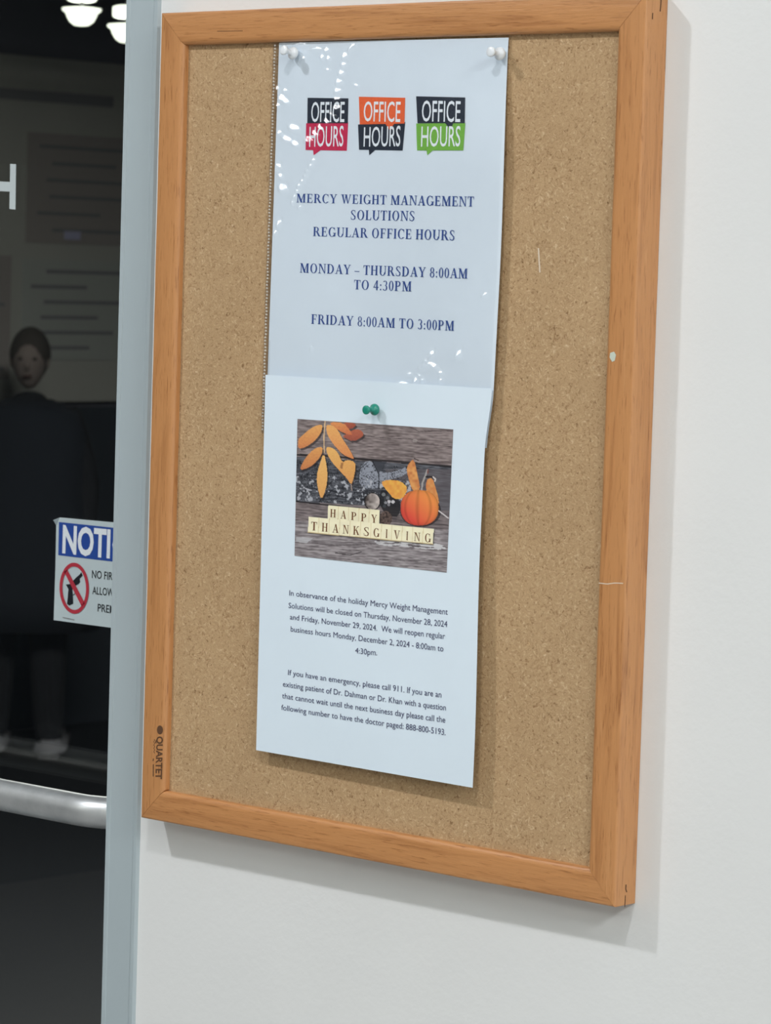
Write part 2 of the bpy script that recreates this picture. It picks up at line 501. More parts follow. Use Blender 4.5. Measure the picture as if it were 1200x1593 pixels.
# ------------------------------------------------------------------ flat shapes laid on a surface
def onsurf(px, py, surf, off):
    Y = surf(.2, 1.4)
    for _ in range(5):
        p = ray(px, py, Y); Y = surf(p.x, p.z)
    p = ray(px, py, Y)
    return Vector((p.x, p.y - off, p.z))
def flat(name, polys, surf, off, material, parent, kind=None):
    """polys: lists of photograph pixels, each laid on the surface as one flat print"""
    bm = bmesh.new()
    for pl in polys:
        bm.faces.new([bm.verts.new((x, y, 0)) for x, y in pl])
    bmesh.ops.triangulate(bm, faces=bm.faces[:])
    for _ in range(6):                        # so that the print follows a curved sheet
        long_ = [e for e in bm.edges if e.calc_length() > 9]
        if not long_: break
        bmesh.ops.subdivide_edges(bm, edges=long_, cuts=1)
        bmesh.ops.triangulate(bm, faces=[f for f in bm.faces if len(f.verts) > 3])
    for v_ in bm.verts: v_.co = onsurf(v_.co.x, v_.co.y, surf, off)
    bm.normal_update()
    for fc in bm.faces:
        if fc.normal.y > 0: fc.normal_flip()
    me = bpy.data.meshes.new(name); bm.to_mesh(me); bm.free()
    o = link(name, me, material, parent)
    if kind: o['kind'] = kind
    return o
def stroke(pts, wd):
    out = []
    for i in range(len(pts)-1):
        (x0, y0), (x1, y1) = pts[i], pts[i+1]
        L = math.hypot(x1-x0, y1-y0) or 1
        nx, ny = -(y1-y0)/L*wd/2, (x1-x0)/L*wd/2
        out.append([(x0+nx, y0+ny), (x1+nx, y1+ny), (x1-nx, y1-ny), (x0-nx, y0-ny)])
    return out

# ---- serif capitals, cap height 1: stems thick, hairlines thin, flat serifs
def SER():
    TH, HL, SF = .165, .062, .05
    def V(x, w_=TH, y0=0, y1=1): return [(x, y0), (x+w_, y0), (x+w_, y1), (x, y1)]
    def S(x, y, w_=.34, c=0): return [(x, y if y < .5 else 1-SF), (x+w_, y if y < .5 else 1-SF), (x+w_, SF if y < .5 else 1), (x, SF if y < .5 else 1)]
    def Hb(x0, x1, y, h=HL): return [(x0, y), (x1, y), (x1, y+h), (x0, y+h)]
    def Dg(x0, y0, x1, y1, w_): return [(x0, y0), (x0+w_, y0), (x1+w_, y1), (x1, y1)]
    def arc(cx, cy, rx, ry, tx, ty, a0, a1, n=14):
        out = []
        for i in range(n):
            q = []
            for (a, s) in ((a0+(a1-a0)*i/n, 0), (a0+(a1-a0)*(i+1)/n, 0), (a0+(a1-a0)*(i+1)/n, 1), (a0+(a1-a0)*i/n, 1)):
                r = math.radians(a)
                q.append((cx+(rx-tx*s)*math.cos(r), cy+(ry-ty*s)*math.sin(r)))
            out.append(q)
        return out
    G = {}
    stem = lambda x, sw=.30: [V(x), S(x-(sw-TH)/2, 0, sw), S(x-(sw-TH)/2, 1, sw)]
    G['I'] = (.38, stem(.11))
    G['H'] = (.84, stem(.11) + stem(.57) + [Hb(.2, .6, .48)])
    G['E'] = (.70, stem(.11) + [Hb(.2, .60, .94, .06), Hb(.2, .62, 0, .06), Hb(.2, .50, .48), [(.53, .94), (.60, 1), (.60, .74), (.575, .74)], [(.55, .06), (.62, 0), (.65, .28), (.62, .28)], [(.46, .62), (.50, .62), (.50, .38), (.46, .38)]])
    G['F'] = (.66, stem(.11) + [Hb(.2, .60, .94, .06), Hb(.2, .50, .48), [(.53, .94), (.60, 1), (.60, .72), (.575, .72)], [(.46, .62), (.50, .62), (.50, .38), (.46, .38)]])
    G['L'] = (.66, stem(.11) + [Hb(.2, .60, 0, .06), [(.53, .06), (.60, 0), (.63, .30), (.60, .30)]])
    G['T'] = (.72, [V(.28), S(.20, 0, .32), Hb(.04, .69, .94, .06), [(.04, 1), (.11, .94), (.065, .72), (.04, .72)], [(.69, 1), (.62, .94), (.665, .72), (.69, .72)]])
    G['M'] = (1.02, [V(.12, .07), V(.74, .165), S(.03, 0, .25), S(.68, 0, .30), [(.03, .95), (.03, 1), (.26, 1), (.26, .95)], [(.74, .95), (.74, 1), (.97, 1), (.97, .95)], Dg(.46, 0, .10, 1, .19)[:2]+[(.28, 1), (.11, 1)], [(.46, 0), (.53, .1), (.80, 1), (.74, 1), (.44, .04)]])
    G['N'] = (.86, [V(.13, .065), V(.68, .065), S(.03, 0, .27), S(.57, 1, .28), S(.02, 1, .2), [(.12, 1), (.30, 1), (.745, 0), (.66, 0)]])
    G['A'] = (.84, [[(.40, 1), (.46, 1), (.16, 0), (.10, 0)], [(.36, 1), (.50, 1), (.76, 0), (.57, 0)], Hb(.20, .62, .30, .06), S(.0, 0, .27), S(.50, 0, .33)])
    G['V'] = (.82, [[(.07, 1), (.26, 1), (.46, 0), (.39, 0)], [(.66, 1), (.72, 1), (.46, 0), (.40, 0)], S(.0, 1, .33), S(.55, 1, .26)])
    G['W'] = (1.12, [[(.07, 1), (.25, 1), (.40, 0), (.33, 0)], [(.50, 1), (.57, 1), (.40, 0), (.34, 0)], [(.44, 1), (.62, 1), (.77, 0), (.70, 0)], [(.96, 1), (1.02, 1), (.77, 0), (.71, 0)], S(.0, 1, .31), S(.38, 1, .28), S(.86, 1, .24)])
    G['Y'] = (.80, [[(.05, 1), (.24, 1), (.46, .46), (.34, .42)], [(.66, 1), (.72, 1), (.46, .44), (.38, .44)], V(.32, TH, 0, .46), S(.24, 0, .32), S(.0, 1, .30), S(.55, 1, .24)])
    G['K'] = (.84, stem(.11) + [[(.62, 1), (.70, 1), (.28, .42), (.26, .50)], [(.36, .56), (.50, .62), (.82, 0), (.62, 0)], S(.52, 0, .32), S(.54, 1, .25)])
    G['O'] = (.84, arc(.42, .5, .36, .52, .155, .05, 0, 360, 24))
    G['Q'] = G['O']
    G['C'] = (.78, arc(.42, .5, .36, .52, .155, .055, 45, 315, 20) + [[(.64, .97), (.69, 1), (.70, .68), (.665, .68)], [(.665, .10), (.70, .20), (.72, .17), (.69, .08)]])
    G['G'] = (.84, arc(.42, .5, .36, .52, .155, .055, 45, 320, 20) + [[(.64, .97), (.69, 1), (.70, .68), (.665, .68)], V(.62, .15, .04, .42), [(.53, .37), (.53, .42), (.84, .42), (.84, .37)]])
    G['U'] = (.84, [V(.12, TH, .32, 1), V(.66, .065, .32, 1), S(.03, 1, .33), S(.57, 1, .25)] + arc(.4225, .33, .3025, .35, .145, .06, 180, 360))
    G['D'] = (.84, stem(.11) + arc(.36, .5, .40, .50, .155, .06, -90, 90, 16) + [Hb(.2, .37, .94, .06), Hb(.2, .37, 0, .06)])
    G['P'] = (.72, [V(.11), S(.04, 0, .32), S(.04, 1, .2)] + arc(.36, .725, .27, .275, .14, .06, -90, 90, 12) + [Hb(.2, .37, .94, .06), Hb(.2, .37, .45, .06)])
    G['R'] = (.82, stem(.11) + arc(.36, .735, .26, .265, .14, .06, -90, 90, 12) + [Hb(.2, .37, .94, .06), Hb(.2, .37, .47, .06), [(.36, .48), (.52, .50), (.80, 0), (.61, 0)], [(.6, 0), (.84, 0), (.84, .05), (.6, .05)]])
    G['S'] = (.64, arc(.32, .745, .24, .27, .10, .06, 40, 180, 12) + arc(.32, .255, .25, .27, .12, .06, -140, 0, 12)
              + [[(.08, .76), (.20, .76), (.36, .56), (.22, .52)], [(.22, .60), (.33, .60), (.56, .34), (.46, .28)], [(.445, .28), (.57, .28), (.56, .38), (.42, .48)], [(.49, .98), (.53, .98), (.54, .70), (.51, .70)], [(.10, .02), (.14, .02), (.11, .30), (.07, .30)]])
    G['8'] = (.56, arc(.28, .745, .20, .265, .10, .05, 0, 360, 16) + arc(.28, .26, .235, .28, .115, .055, 0, 360, 18))
    G['0'] = (.56, arc(.28, .5, .235, .52, .125, .05, 0, 360, 22))
    G['3'] = (.56, arc(.25, .75, .215, .26, .115, .05, -80, 150, 14) + arc(.24, .27, .245, .29, .125, .055, -150, 85, 16))
    G['4'] = (.58, [V(.32, .13, 0, 1), Hb(.03, .55, .25, .085), [(.03, .25), (.09, .25), (.40, .98), (.34, 1)]])
    G[':'] = (.30, [[(.09, 0), (.21, 0), (.21, .15), (.09, .15)], [(.09, .46), (.21, .46), (.21, .61), (.09, .61)]])
    G['-'] = (.52, [Hb(.0, .52, .30, .07)])
    G[' '] = (.30, [])
    return G
SERIF = SER()
def serif_line(s, gap=.04):
    out, x = [], 0
    for ch in s:
        w_, pl = SERIF[ch]
        out += [[(x+a, b_) for a, b_ in p] for p in pl]
        x += w_ + gap
    return out, x - gap
# ---- sans text from Blender's own font
_cache = {}
def sans_mesh(s, bold=0.0):
    key = (s, bold)
    if key in _cache: return _cache[key]
    cu = bpy.data.curves.new('t', 'FONT'); cu.body = s; cu.offset = bold; cu.resolution_u = 3
    ob = bpy.data.objects.new('t', cu); COL.objects.link(ob)
    dg = bpy.context.evaluated_depsgraph_get()
    me = ob.evaluated_get(dg).to_mesh()
    vs = [(q.co.x, q.co.y) for q in me.vertices]; fs = [tuple(p.vertices) for p in me.polygons]
    ob.evaluated_get(dg).to_mesh_clear()
    bpy.data.objects.remove(ob); bpy.data.curves.remove(cu)
    _cache[key] = (vs, fs)
    return vs, fs
_hv = sans_mesh('H')[0]
CAPH = max(q[1] for q in _hv)
def put_text(name, lines, surf, off, material, parent, serif=False, bold=0.0):
    """lines: (text, (x0, baseline0), (x1, baseline1), cap height at start, at end[, sag]) in photograph pixels"""
    bm = bmesh.new()
    for ln in lines:
        s, (xa, ya), (xb, yb), ca, cb = ln[:5]
        sag = ln[5] if len(ln) > 5 else 0
        lean = -.03
        if serif:
            pl, W_ = serif_line(s)
            x_min, H_ = 0, 1
            vs, fs = [], []
            for p in pl:
                k = len(vs); vs += p; fs.append(tuple(range(k, k+len(p))))
        else:
            vs, fs = sans_mesh(s, bold)
            x_min = min(q[0] for q in vs); W_ = max(q[0] for q in vs) - x_min; H_ = CAPH
        bv = []
        for (x, y) in vs:
            t = (x - x_min)/W_
            cap = ca + (cb-ca)*t
            py = ya + (yb-ya)*t + sag*4*t*(1-t) - cap*y/H_
            px = xa + (xb-xa)*t - lean*cap*y/H_
            bv.append(bm.verts.new(onsurf(px, py, surf, off)))
        for f_ in fs:
            try:
                fc = bm.faces.new([bv[i] for i in f_])
                fc.normal_update()
                if fc.normal.y > 0: fc.normal_flip()
            except ValueError: pass
    me = bpy.data.meshes.new(name); bm.to_mesh(me); bm.free()
    return link(name, me, material, parent)

def sheet(name, corners, lift, nu, nv, material, parent, thick=.0001, bow=lambda u, v: 0):
    """corners TL, TR, BR, BL in photograph pixels; lift(u, v) = distance in front of the cork"""
    def P(u, v_):
        Y = YC - lift(u, v_)
        c = [ray(*q, Y) for q in corners]
        top = c[0].lerp(c[1], u); bot = c[3].lerp(c[2], u)
        p = top.lerp(bot, v_); p.y = Y; p.x += bow(u, v_)
        return p
    vs = [P(i/nu, j/nv) for j in range(nv+1) for i in range(nu+1)]
    fs = [(j*(nu+1)+i, (j+1)*(nu+1)+i, (j+1)*(nu+1)+i+1, j*(nu+1)+i+1) for j in range(nv) for i in range(nu)]
    n1 = len(vs)
    vs += [q + Vector((0, thick, 0)) for q in vs]
    fs += [tuple(n1+i for i in f_[::-1]) for f_ in fs]
    W1 = nu+1
    loop = [i for i in range(W1)] + [j*W1+nu for j in range(1, nv+1)] + [nv*W1+i for i in range(nu-1, -1, -1)] + [j*W1 for j in range(nv-1, 0, -1)]
    nf = len(fs)
    for k in range(len(loop)):
        a, b_ = loop[k], loop[(k+1) % len(loop)]
        q0 = len(vs); vs += [vs[a], vs[b_], vs[n1+b_], vs[n1+a]]
        fs.append((q0, q0+1, q0+2, q0+3))
    me = meshdata(name, vs, fs, True)
    for p_ in list(me.polygons)[nf:]: p_.use_smooth = False
    o = link(name, me, material, parent)
    # inverse for printing: depth as a function of world x, z
    A0, A1, A2, A3 = [ray(*q, YC-.003) for q in corners]
    def surf(x, z):
        v_ = min(1, max(0, (A0.z+A1.z - 2*z)/(A0.z+A1.z-A2.z-A3.z)))
        xl_ = A0.x + (A3.x-A0.x)*v_; xr_ = A1.x + (A2.x-A1.x)*v_
        u = min(1, max(0, (x-xl_)/(xr_-xl_)))
        v_ = min(1, max(0, ((A0.z+(A1.z-A0.z)*u) - z)/((A0.z+(A1.z-A0.z)*u)-(A3.z+(A2.z-A3.z)*u))))
        return YC - lift(u, v_) 
    return o, surf
sm = lambda t: t*t*(3-2*t)
def cl(t): return max(0., min(1., t))

# ------------------------------------------------------------------ upper notice in its plastic sleeve
upC = [(434.5, 66.5), (791.5, 58.5), (757.5, 697), (413, 683)]
def up_lift(u, v):
    return .0016 + .0045*sm(cl((u-.35)/.65))*sm(cl((v-.02)/.3)) - .002*sm(cl((v-.75)/.25))*sm(cl((u-.35)/.65)) + .0006*math.sin(v*5+u*2)
def up_bow(u, v): return .0034*u*sm(cl(v/.6))*(1-sm(cl((v-.86)/.14)))
notice = empty('office_hours_notice', (.22, YC-.0016, ZB+.30))
tag(notice, 'white office hours notice printed in blue, inside the plastic sleeve', 'notice')
sh_up, surf_up = sheet('paper_sheet', upC, up_lift, 24, 40, M['paper2'], notice, bow=up_bow)
PO = .00022
put_text('lettering', [
    ('MERCY WEIGHT MANAGEMENT', (461.3, 314.9), (738, 321.4), 13.6, 15.6),
    ('SOLUTIONS', (545, 341.8), (646, 343.8), 15, 15.4),
    ('REGULAR OFFICE HOURS', (486.8, 367.3), (708.3, 374), 14.4, 15.8),
    ('MONDAY - THURSDAY 8:00AM', (466.5, 424.0), (728.2, 433.4), 14.6, 15.5),
    ('TO 4:30PM', (550.5, 450), (641, 453.4), 14.6, 15.5),
    ('FRIDAY 8:00AM TO 3:00PM', (484, 503.6), (707.3, 514.6), 14.8, 15.3)], surf_up, PO, M['blue_ink'], notice, serif=True)
def z3(x, y): return (460 + x/4.286, 140 + y/4.286)
def Z3(lst): return [z3(*q) for q in lst]
lg = [
 (M['black'], [[(82,52),(354,56),(350,222),(80,222)]], M['red'], [[(72,222),(352,216),(343,405),(68,400)], [(118,400),(168,402),(122,435)]], (105,212,82,327,213,80), (92,378,247,320,374,240)),
 (M['orange'], [[(424,45),(733,52),(728,224),(430,230)], [(600,224),(662,224),(628,264)]], M['black'], [[(418,230),(733,214),(715,404),(425,398)], [(490,398),(532,401),(493,436)]], (455,207,78,700,213,80), (455,377,250,700,374,240)),
 (M['black'], [[(806,42),(1133,50),(1130,222),(815,222)], [(1000,222),(1054,222),(1036,264)]], M['green'], [[(806,224),(1134,220),(1120,403),(812,403)], [(875,403),(916,403),(880,435)]], (843,208,72,1100,213,76), (838,377,245,1100,374,242))]
for (ma, pa, mb, pb, ta, tb) in lg:
    flat('speech_bubble', [Z3(p) for p in pb], surf_up, PO, mb, notice)
    flat('speech_bubble', [Z3(p) for p in pa], surf_up, PO+.00005, ma, notice)
    L_ = []
    for word, t in (('OFFICE', ta), ('HOURS', tb)):
        x0, y0 = z3(t[0], t[1]); x1, y1 = z3(t[3], t[4])
        L_.append((word, (x0, y0), (x1, y1), (t[1]-t[2])/4.286, (t[4]-t[5])/4.286))
    put_text('logo_lettering', L_, surf_up, PO+.0001, M['logo_white'], notice, bold=.006)

# plastic sleeve: crumpled film over the paper
slC = [(425, 67), (792.5, 57.5), (758.5, 698), (405.5, 674)]
def sl_lift(u, v): return up_lift(cl((u-.03)/.97), v) + .0009
facets = []      # u, v, radius_x, radius_y (metres), angle, strength
def px_uv(px, py):
    y_ = (py-60)/ (636); x_l = 425 + (405.5-425)*y_; x_r = 792.5 + (758.5-792.5)*y_
    return (px-x_l)/(x_r-x_l), (py - (67+(57.5-67)*((px-x_l)/(x_r-x_l))))/(674-67 + (33.5)*((px-x_l)/(x_r-x_l)))
wr = [ # px, py, half length px, half width px, direction deg
 (446,140,4,3,45),(440,150,6,4,60),(447,156,6,4,-50),(433,137,5,3,90),(434,163,4,3,60),
 (461,197,8,5,-15),(450,215,8,4,-25),(463,222,6,4,-45),(437,205,4,3,60),(435,258,7,4,80),(443,290,6,7,0),(438,270,9,3,-60),
 (470,68,9,2,8),(497,75,9,2,8),(513,77,4,4,0),(516,90,3,4,0),(506,88,3,4,0),(554,72,8,2,60),(476,90,3,3,0),(515,108,2,4,80),(560,132,2,4,70),
 (675,549,8,3,70),(668,562,8,4,60),(661,569,6,3,40),(679,567,8,4,-35),(688,577,7,3,-60),(690,588,5,3,80),(717,548,8,3,70),(656,583,6,2,-15),(650,590,6,2.5,85),(661,589,3,3,0),(630,595,9,3,5),(756,456,5,2,50),
 (436,345,7,2.5,75),(430,360,5,2,80),(790,90,7,2.5,88),(460,90,6,1.6,100),(470,320,4,1.5,50),(641,580,5,2,0),(487,541,5,1.4,85)]
def chain(pts, hw0, hw1, step=9.0):
    L = [math.dist(p, q) for p, q in zip(pts[:-1], pts[1:])]; tot = sum(L); n_ = int(tot/step)
    for k in range(n_+1):
        d = tot*k/n_; i = 0
        while i < len(L)-1 and d > L[i]: d -= L[i]; i += 1
        (x0, y0), (x1, y1) = pts[i], pts[i+1]; t = d/L[i]
        wr.append((x0+(x1-x0)*t + random.uniform(-1, 1), y0+(y1-y0)*t, step*random.uniform(.52, .68)/1.2, (hw0+(hw1-hw0)*k/n_)/1.3, -math.degrees(math.atan2(y1-y0, x1-x0))))
chain([(543, 86), (541, 100), (535, 120), (531, 145), (530, 165), (522, 180), (503, 198), (485, 216)], 4.5, 7.5, 13.0)
chain([(493, 248), (482, 268), (468, 290), (459, 312)], 3.2, 3.0)
for (px, py, hl, hw, ang) in wr:
    facets.append((px, py, hl*1.2, hw*1.3, math.radians(-ang)))
NU, NV = 250, 420
c4 = [ray(*q, YC-.003) for q in slC]
vs = []
us = np.linspace(0, 1, NU+1); vv = np.linspace(0, 1, NV+1)
U, V_ = np.meshgrid(us, vv)
PX = (slC[0][0]*(1-U)+slC[1][0]*U)*(1-V_) + (slC[3][0]*(1-U)+slC[2][0]*U)*V_
PY = (slC[0][1]*(1-U)+slC[1][1]*U)*(1-V_) + (slC[3][1]*(1-U)+slC[2][1]*U)*V_
Hh = np.zeros_like(U); Gs = np.zeros_like(U)
# each crumple is a ramp tilted to mirror the door downlight as a highlight
for (px, py, hl, hw, a) in facets:
    dx, dy = PX-px, PY-py
    s = (dx*math.cos(a) + dy*math.sin(a))/hl; t = (-dx*math.sin(a) + dy*math.cos(a))/hw
    g = np.exp(-(s**2 + t**2)**3*.6)
    c_ = ray(px, py, YC-.004)
    hv_ = (CAM-c_).normalized() + (Vector((DOWNLIGHTS[1][0], DOWNLIGHTS[1][1], CEIL-.012))-c_).normalized()
    sx_, sz_ = hv_.x/hv_.y, hv_.z/hv_.y
    ramp_ = (sx_*(dx/1330) - sz_*(dy/2130))
    Hh += g*ramp_; Gs += g
Hh = Hh/np.maximum(1, Gs) + .0006*np.minimum(1, Gs)
def vnoise(X, Y, sc, seed):
    r_ = np.random.RandomState(seed); g_ = r_.rand(64, 64)
    x = X*sc; y = Y*sc
    xi = np.floor(x).astype(int); yi = np.floor(y).astype(int); fx = x-xi; fy = y-yi
    fx = fx*fx*(3-2*fx); fy = fy*fy*(3-2*fy)
    G_ = lambda i, j: g_[j % 64, i % 64]
    return (G_(xi, yi)*(1-fx)+G_(xi+1, yi)*fx)*(1-fy) + (G_(xi, yi+1)*(1-fx)+G_(xi+1, yi+1)*fx)*fy
Hh += .0007*vnoise(PX, PY, 1/45., 5) + .00025*vnoise(PX, PY, 1/16., 6)
Hh += .0002*vnoise(PX, PY, 1/9., 8)*np.exp(-((PX-450)/45)**2)*np.exp(-((PY-170)/160)**2)
vs = []
for j in range(NV+1):
    for i in range(NU+1):
        u, v_ = us[i], vv[j]
        Y0 = YC - sl_lift(u, v_)
        p = c4[0].lerp(c4[1], u).lerp(c4[3].lerp(c4[2], u), v_)
        vs.append((p.x + up_bow(u, v_), Y0 - Hh[j, i], p.z))
fs = [(j*(NU+1)+i, (j+1)*(NU+1)+i, (j+1)*(NU+1)+i+1, j*(NU+1)+i+1) for j in range(NV) for i in range(NU)]
sleeve = empty('plastic_sleeve', (.22, YC-.003, ZB+.30))
tag(sleeve, 'clear crumpled plastic sleeve pinned over the office hours notice', 'plastic sleeve')
link('film', meshdata('film', vs, fs, True), M['film'], sleeve)
# back film and the knurled binding strip on the left
bw = [(425, 67.5), (435, 67), (416, 674), (405.5, 673)]
sheet('binding_strip', bw, lambda u, v: .0008 + .0006*v, 3, 30, M['seam'], sleeve, .0003)
bm = bmesh.new()
for k in range(118):
    t = k/117
    p = ray(428 + (408.5-428)*t + 1.2*math.sin(k*1.1)*.3, 71 + (668-71)*t, YC-.0018)
    r = bmesh.ops.create_icosphere(bm, subdivisions=1, radius=.0011)
    for q in r['verts']: q.co = Vector((q.co.x*.9, q.co.y*.6, q.co.z*.75)) + p
me = bpy.data.meshes.new('weld_dots'); bm.to_mesh(me); bm.free()
for p_ in me.polygons: p_.use_smooth = True
M['dots'] = mat('weld_plastic', (.70, .66, .60, 1), .3)
o = link('weld_dots', me, M['dots'], sleeve); o['kind'] = 'stuff'

# ------------------------------------------------------------------ lower notice
loC = [(413.2, 583), (766, 604.5), (735.5, 1225.5), (398.6, 1167)]
def lo_lift(u, v):
    a = .0068 - .0015*sm(cl(1-abs(v-.08)/.12))*sm(cl(1-abs(u-.45)/.3))
    return a + .0045*sm(cl((v-.1)/.9))*(.35+.65*u) + .0012*u*math.sin(v*3.0)
holiday = empty('holiday_notice', (.225, YC-.004, ZB+.065))
tag(holiday, 'white holiday closing notice with an autumn picture, over the sleeve', 'notice')
sh_lo, surf_lo = sheet('paper_sheet', loC, lo_lift, 24, 60, M['paper'], holiday, bow=lambda u, v: -.0040*u**3*sm(cl(v/.16))*(1-sm(cl((v-.35)/.6))))
t1 = [
 ('In observance of the holiday Mercy Weight Management', (450.5, 926.2), (697, 956.4)),
 ('Solutions will be closed on Thursday, November 28, 2024', (449.3, 945.6), (696.3, 975.6)),
 ('and Friday, November 29, 2024.  We will reopen regular', (451.5, 963.4), (692.8, 994.2)),
 ('business hours Monday, December 2, 2024 - 8:00am to', (452.6, 982.2), (690.2, 1013.6)),
 ('4:30pm.', (553, 1015.6), (587.2, 1019.6)),
 ('If you have an emergency, please call 911. If you are an', (448.6, 1050), (687, 1085.2)),
 ('existing patient of Dr. Dahman or Dr. Khan with a question', (440.5, 1067.8), (694.2, 1105.4)),
 ('that cannot wait until the next business day please call the', (439.2, 1086), (693.2, 1124.4)),
 ('following number to have the doctor paged: 888-800-5193.', (438, 1104.2), (693.8, 1143.8))]
put_text('lettering', [(a, b_, c, 8.2, 9.4, .6) for a, b_, c in t1], surf_lo, PO, M['grey_ink'], holiday, bold=0)

# the printed picture, computed as a colour grid
def zc(x, y): return (440 + x/4., 620 + y/4.)
pcC = [(93, 127), (1063, 192), (1022, 1083), (75, 978)]
NX, NY = 330, 300
U, V_ = np.meshgrid(np.linspace(0, 1, NX+1), np.linspace(0, 1, NY+1))
ZX = (pcC[0][0]*(1-U)+pcC[1][0]*U)*(1-V_) + (pcC[3][0]*(1-U)+pcC[2][0]*U)*V_
ZY = (pcC[0][1]*(1-U)+pcC[1][1]*U)*(1-V_) + (pcC[3][1]*(1-U)+pcC[2][1]*U)*V_
def lin(c): return np.array(srgb(*c)[:3])
img = np.zeros(ZX.shape+(3,))
def mask_poly(pts):
    pts = np.array(pts, float); x, y = ZX, ZY
    ins = np.zeros(x.shape, bool)
    j = len(pts)-1
    for i in range(len(pts)):
        xi, yi = pts[i]; xj, yj = pts[j]
        c = ((yi > y) != (yj > y)) & (x < (xj-xi)*(y-yi)/((yj-yi) or 1e-9)+xi)
        ins ^= c; j = i
    return ins
def smooth_poly(pts, n=5):
    for _ in range(1):
        q = []
        for i in range(len(pts)):
            a = pts[i]; b_ = pts[(i+1) % len(pts)]
            q += [(a[0]*.75+b_[0]*.25, a[1]*.75+b_[1]*.25), (a[0]*.25+b_[0]*.75, a[1]*.25+b_[1]*.75)]
        pts = q
    return pts
def paint(mk, c, a=1.0):
    c = lin(c) if len(np.shape(c)) == 1 else c
    a = a*mk if np.shape(a) == () else a*mk
    img[:] = img*(1-a[..., None]) + c*a[..., None]
def line_mask(pts, wd):
    mk = np.zeros(ZX.shape, bool)
    for (x0, y0), (x1, y1) in zip(pts[:-1], pts[1:]):
        L2 = (x1-x0)**2+(y1-y0)**2
        t = np.clip(((ZX-x0)*(x1-x0)+(ZY-y0)*(y1-y0))/L2, 0, 1)
        mk |= np.hypot(ZX-x0-t*(x1-x0), ZY-y0-t*(y1-y0)) < wd/2
    return mk
SY = ZY - .062*(ZX-93)                        # coordinate across the planks
st = .5*vnoise(ZX/6., SY, 1/7., 1) + .3*vnoise(ZX/10., SY, 1/3.2, 2) + .2*vnoise(ZX/2., SY, 1/9., 3)
wav = SY + 26*vnoise(ZX/3.2, SY, 1/40., 4)
fib = .5+.5*np.sin(wav/3.1)
def plank(y0, y1, c0, c1, seed):
    mk = (SY >= y0) & (SY < y1)
    t = np.clip((st-.3)/.45, 0, 1)*.75 + .25*fib
    t = np.clip(t + .3*(vnoise(ZX/2.5, SY, 1/30., seed)-.5), 0, 1)
    paint(mk, lin(c0)*(1-t[..., None]) + lin(c1)*t[..., None])
plank(0, 362, (92, 80, 80), (152, 138, 136), 11)
plank(362, 640, (40, 42, 50), (104, 106, 114), 12)
plank(640, 760, (84, 75, 77), (138, 126, 126), 13)
plank(760, 1200, (98, 90, 93), (166, 158, 160), 14)
mk = mask_poly([(640, 440), (1060, 440), (1060, 735), (640, 700)]) ; paint(mk, (98, 90, 94), .55)
# bark pattern of the second plank
bk = mask_poly(smooth_poly([(500, 395), (560, 385), (610, 465), (700, 455), (790, 415), (775, 475), (650, 510), (600, 560), (500, 560), (470, 500)]))
paint(bk, (150, 155, 168), .8)
cn = .65*vnoise(ZX/1.5, ZY+.2*ZX, 1/22., 20) + .35*vnoise(ZX, ZY, 1/9., 24)
cn2 = .55*vnoise(ZX+.3*ZY, ZY, 1/26., 21) + .28*vnoise(ZX, ZY-.3*ZX, 1/12., 25) + .17*vnoise(ZX, ZY, 1/6., 26)
reg = ((SY > 380) & (SY < 635) & (ZX < 800))
paint(reg & (np.abs(cn-.5) < .03), (24, 27, 33), .8)
paint(reg & (cn2 > .62) & (SY > 470), (176, 178, 186), .8)
paint(reg & (np.abs(cn2-.45) < .022), (22, 25, 32), .9)
paint(mask_poly([(560, 385), (650, 395), (600, 465)]), (58, 60, 68), .9)
for pts, wd, c, a in [
    ([(93, 350), (300, 358), (450, 374), (700, 392), (1052, 424)], 13, (26, 24, 28), .9),
    ([(88, 640), (280, 662), (520, 690)], 10, (22, 22, 26), .9),
    ([(640, 740), (760, 762), (1035, 790)], 8, (60, 52, 54), .7),
    ([(510, 232), (640, 248), (800, 252), (860, 280), (1050, 300)], 4, (62, 52, 54), .8),
    ([(790, 175), (850, 205), (930, 200), (1055, 205)], 5, (66, 55, 58), .7),
    ([(330, 960), (420, 975), (490, 955)], 7, (52, 46, 48), .8), ([(360, 940), (480, 945)], 4, (66, 58, 60), .7),
    ([(85, 880), (300, 915), (600, 905)], 5, (82, 74, 78), .7),
    ([(720, 900), (860, 925), (1000, 930)], 5, (70, 62, 64), .8),
    ([(600, 1000), (800, 1010), (1020, 1050)], 4, (80, 72, 76), .7),
    ([(470, 540), (480, 440), (530, 395)], 6, (40, 42, 48), .8), ([(560, 390), (600, 470), (600, 560)], 8, (28, 30, 36), .9)]:
    paint(line_mask(pts, wd), c, a)
kn = np.hypot((ZX-825)/20, (ZY-262)/14); paint(kn < .8, (166, 156, 152), .5)
paint(mask_poly(smooth_poly([(560, 880), (700, 870), (1010, 905), (1020, 950), (800, 925), (600, 915)])) & (st > .42), (208, 208, 210), .7)
paint(mask_poly([(85, 860), (190, 870), (150, 900), (85, 890)]), (190, 190, 194), .6)
def q8(lst): return [(x/2., y/2.+120) for x, y in lst]
def q7(lst): return [(x*.5333+480, y*.5333+320) for x, y in lst]
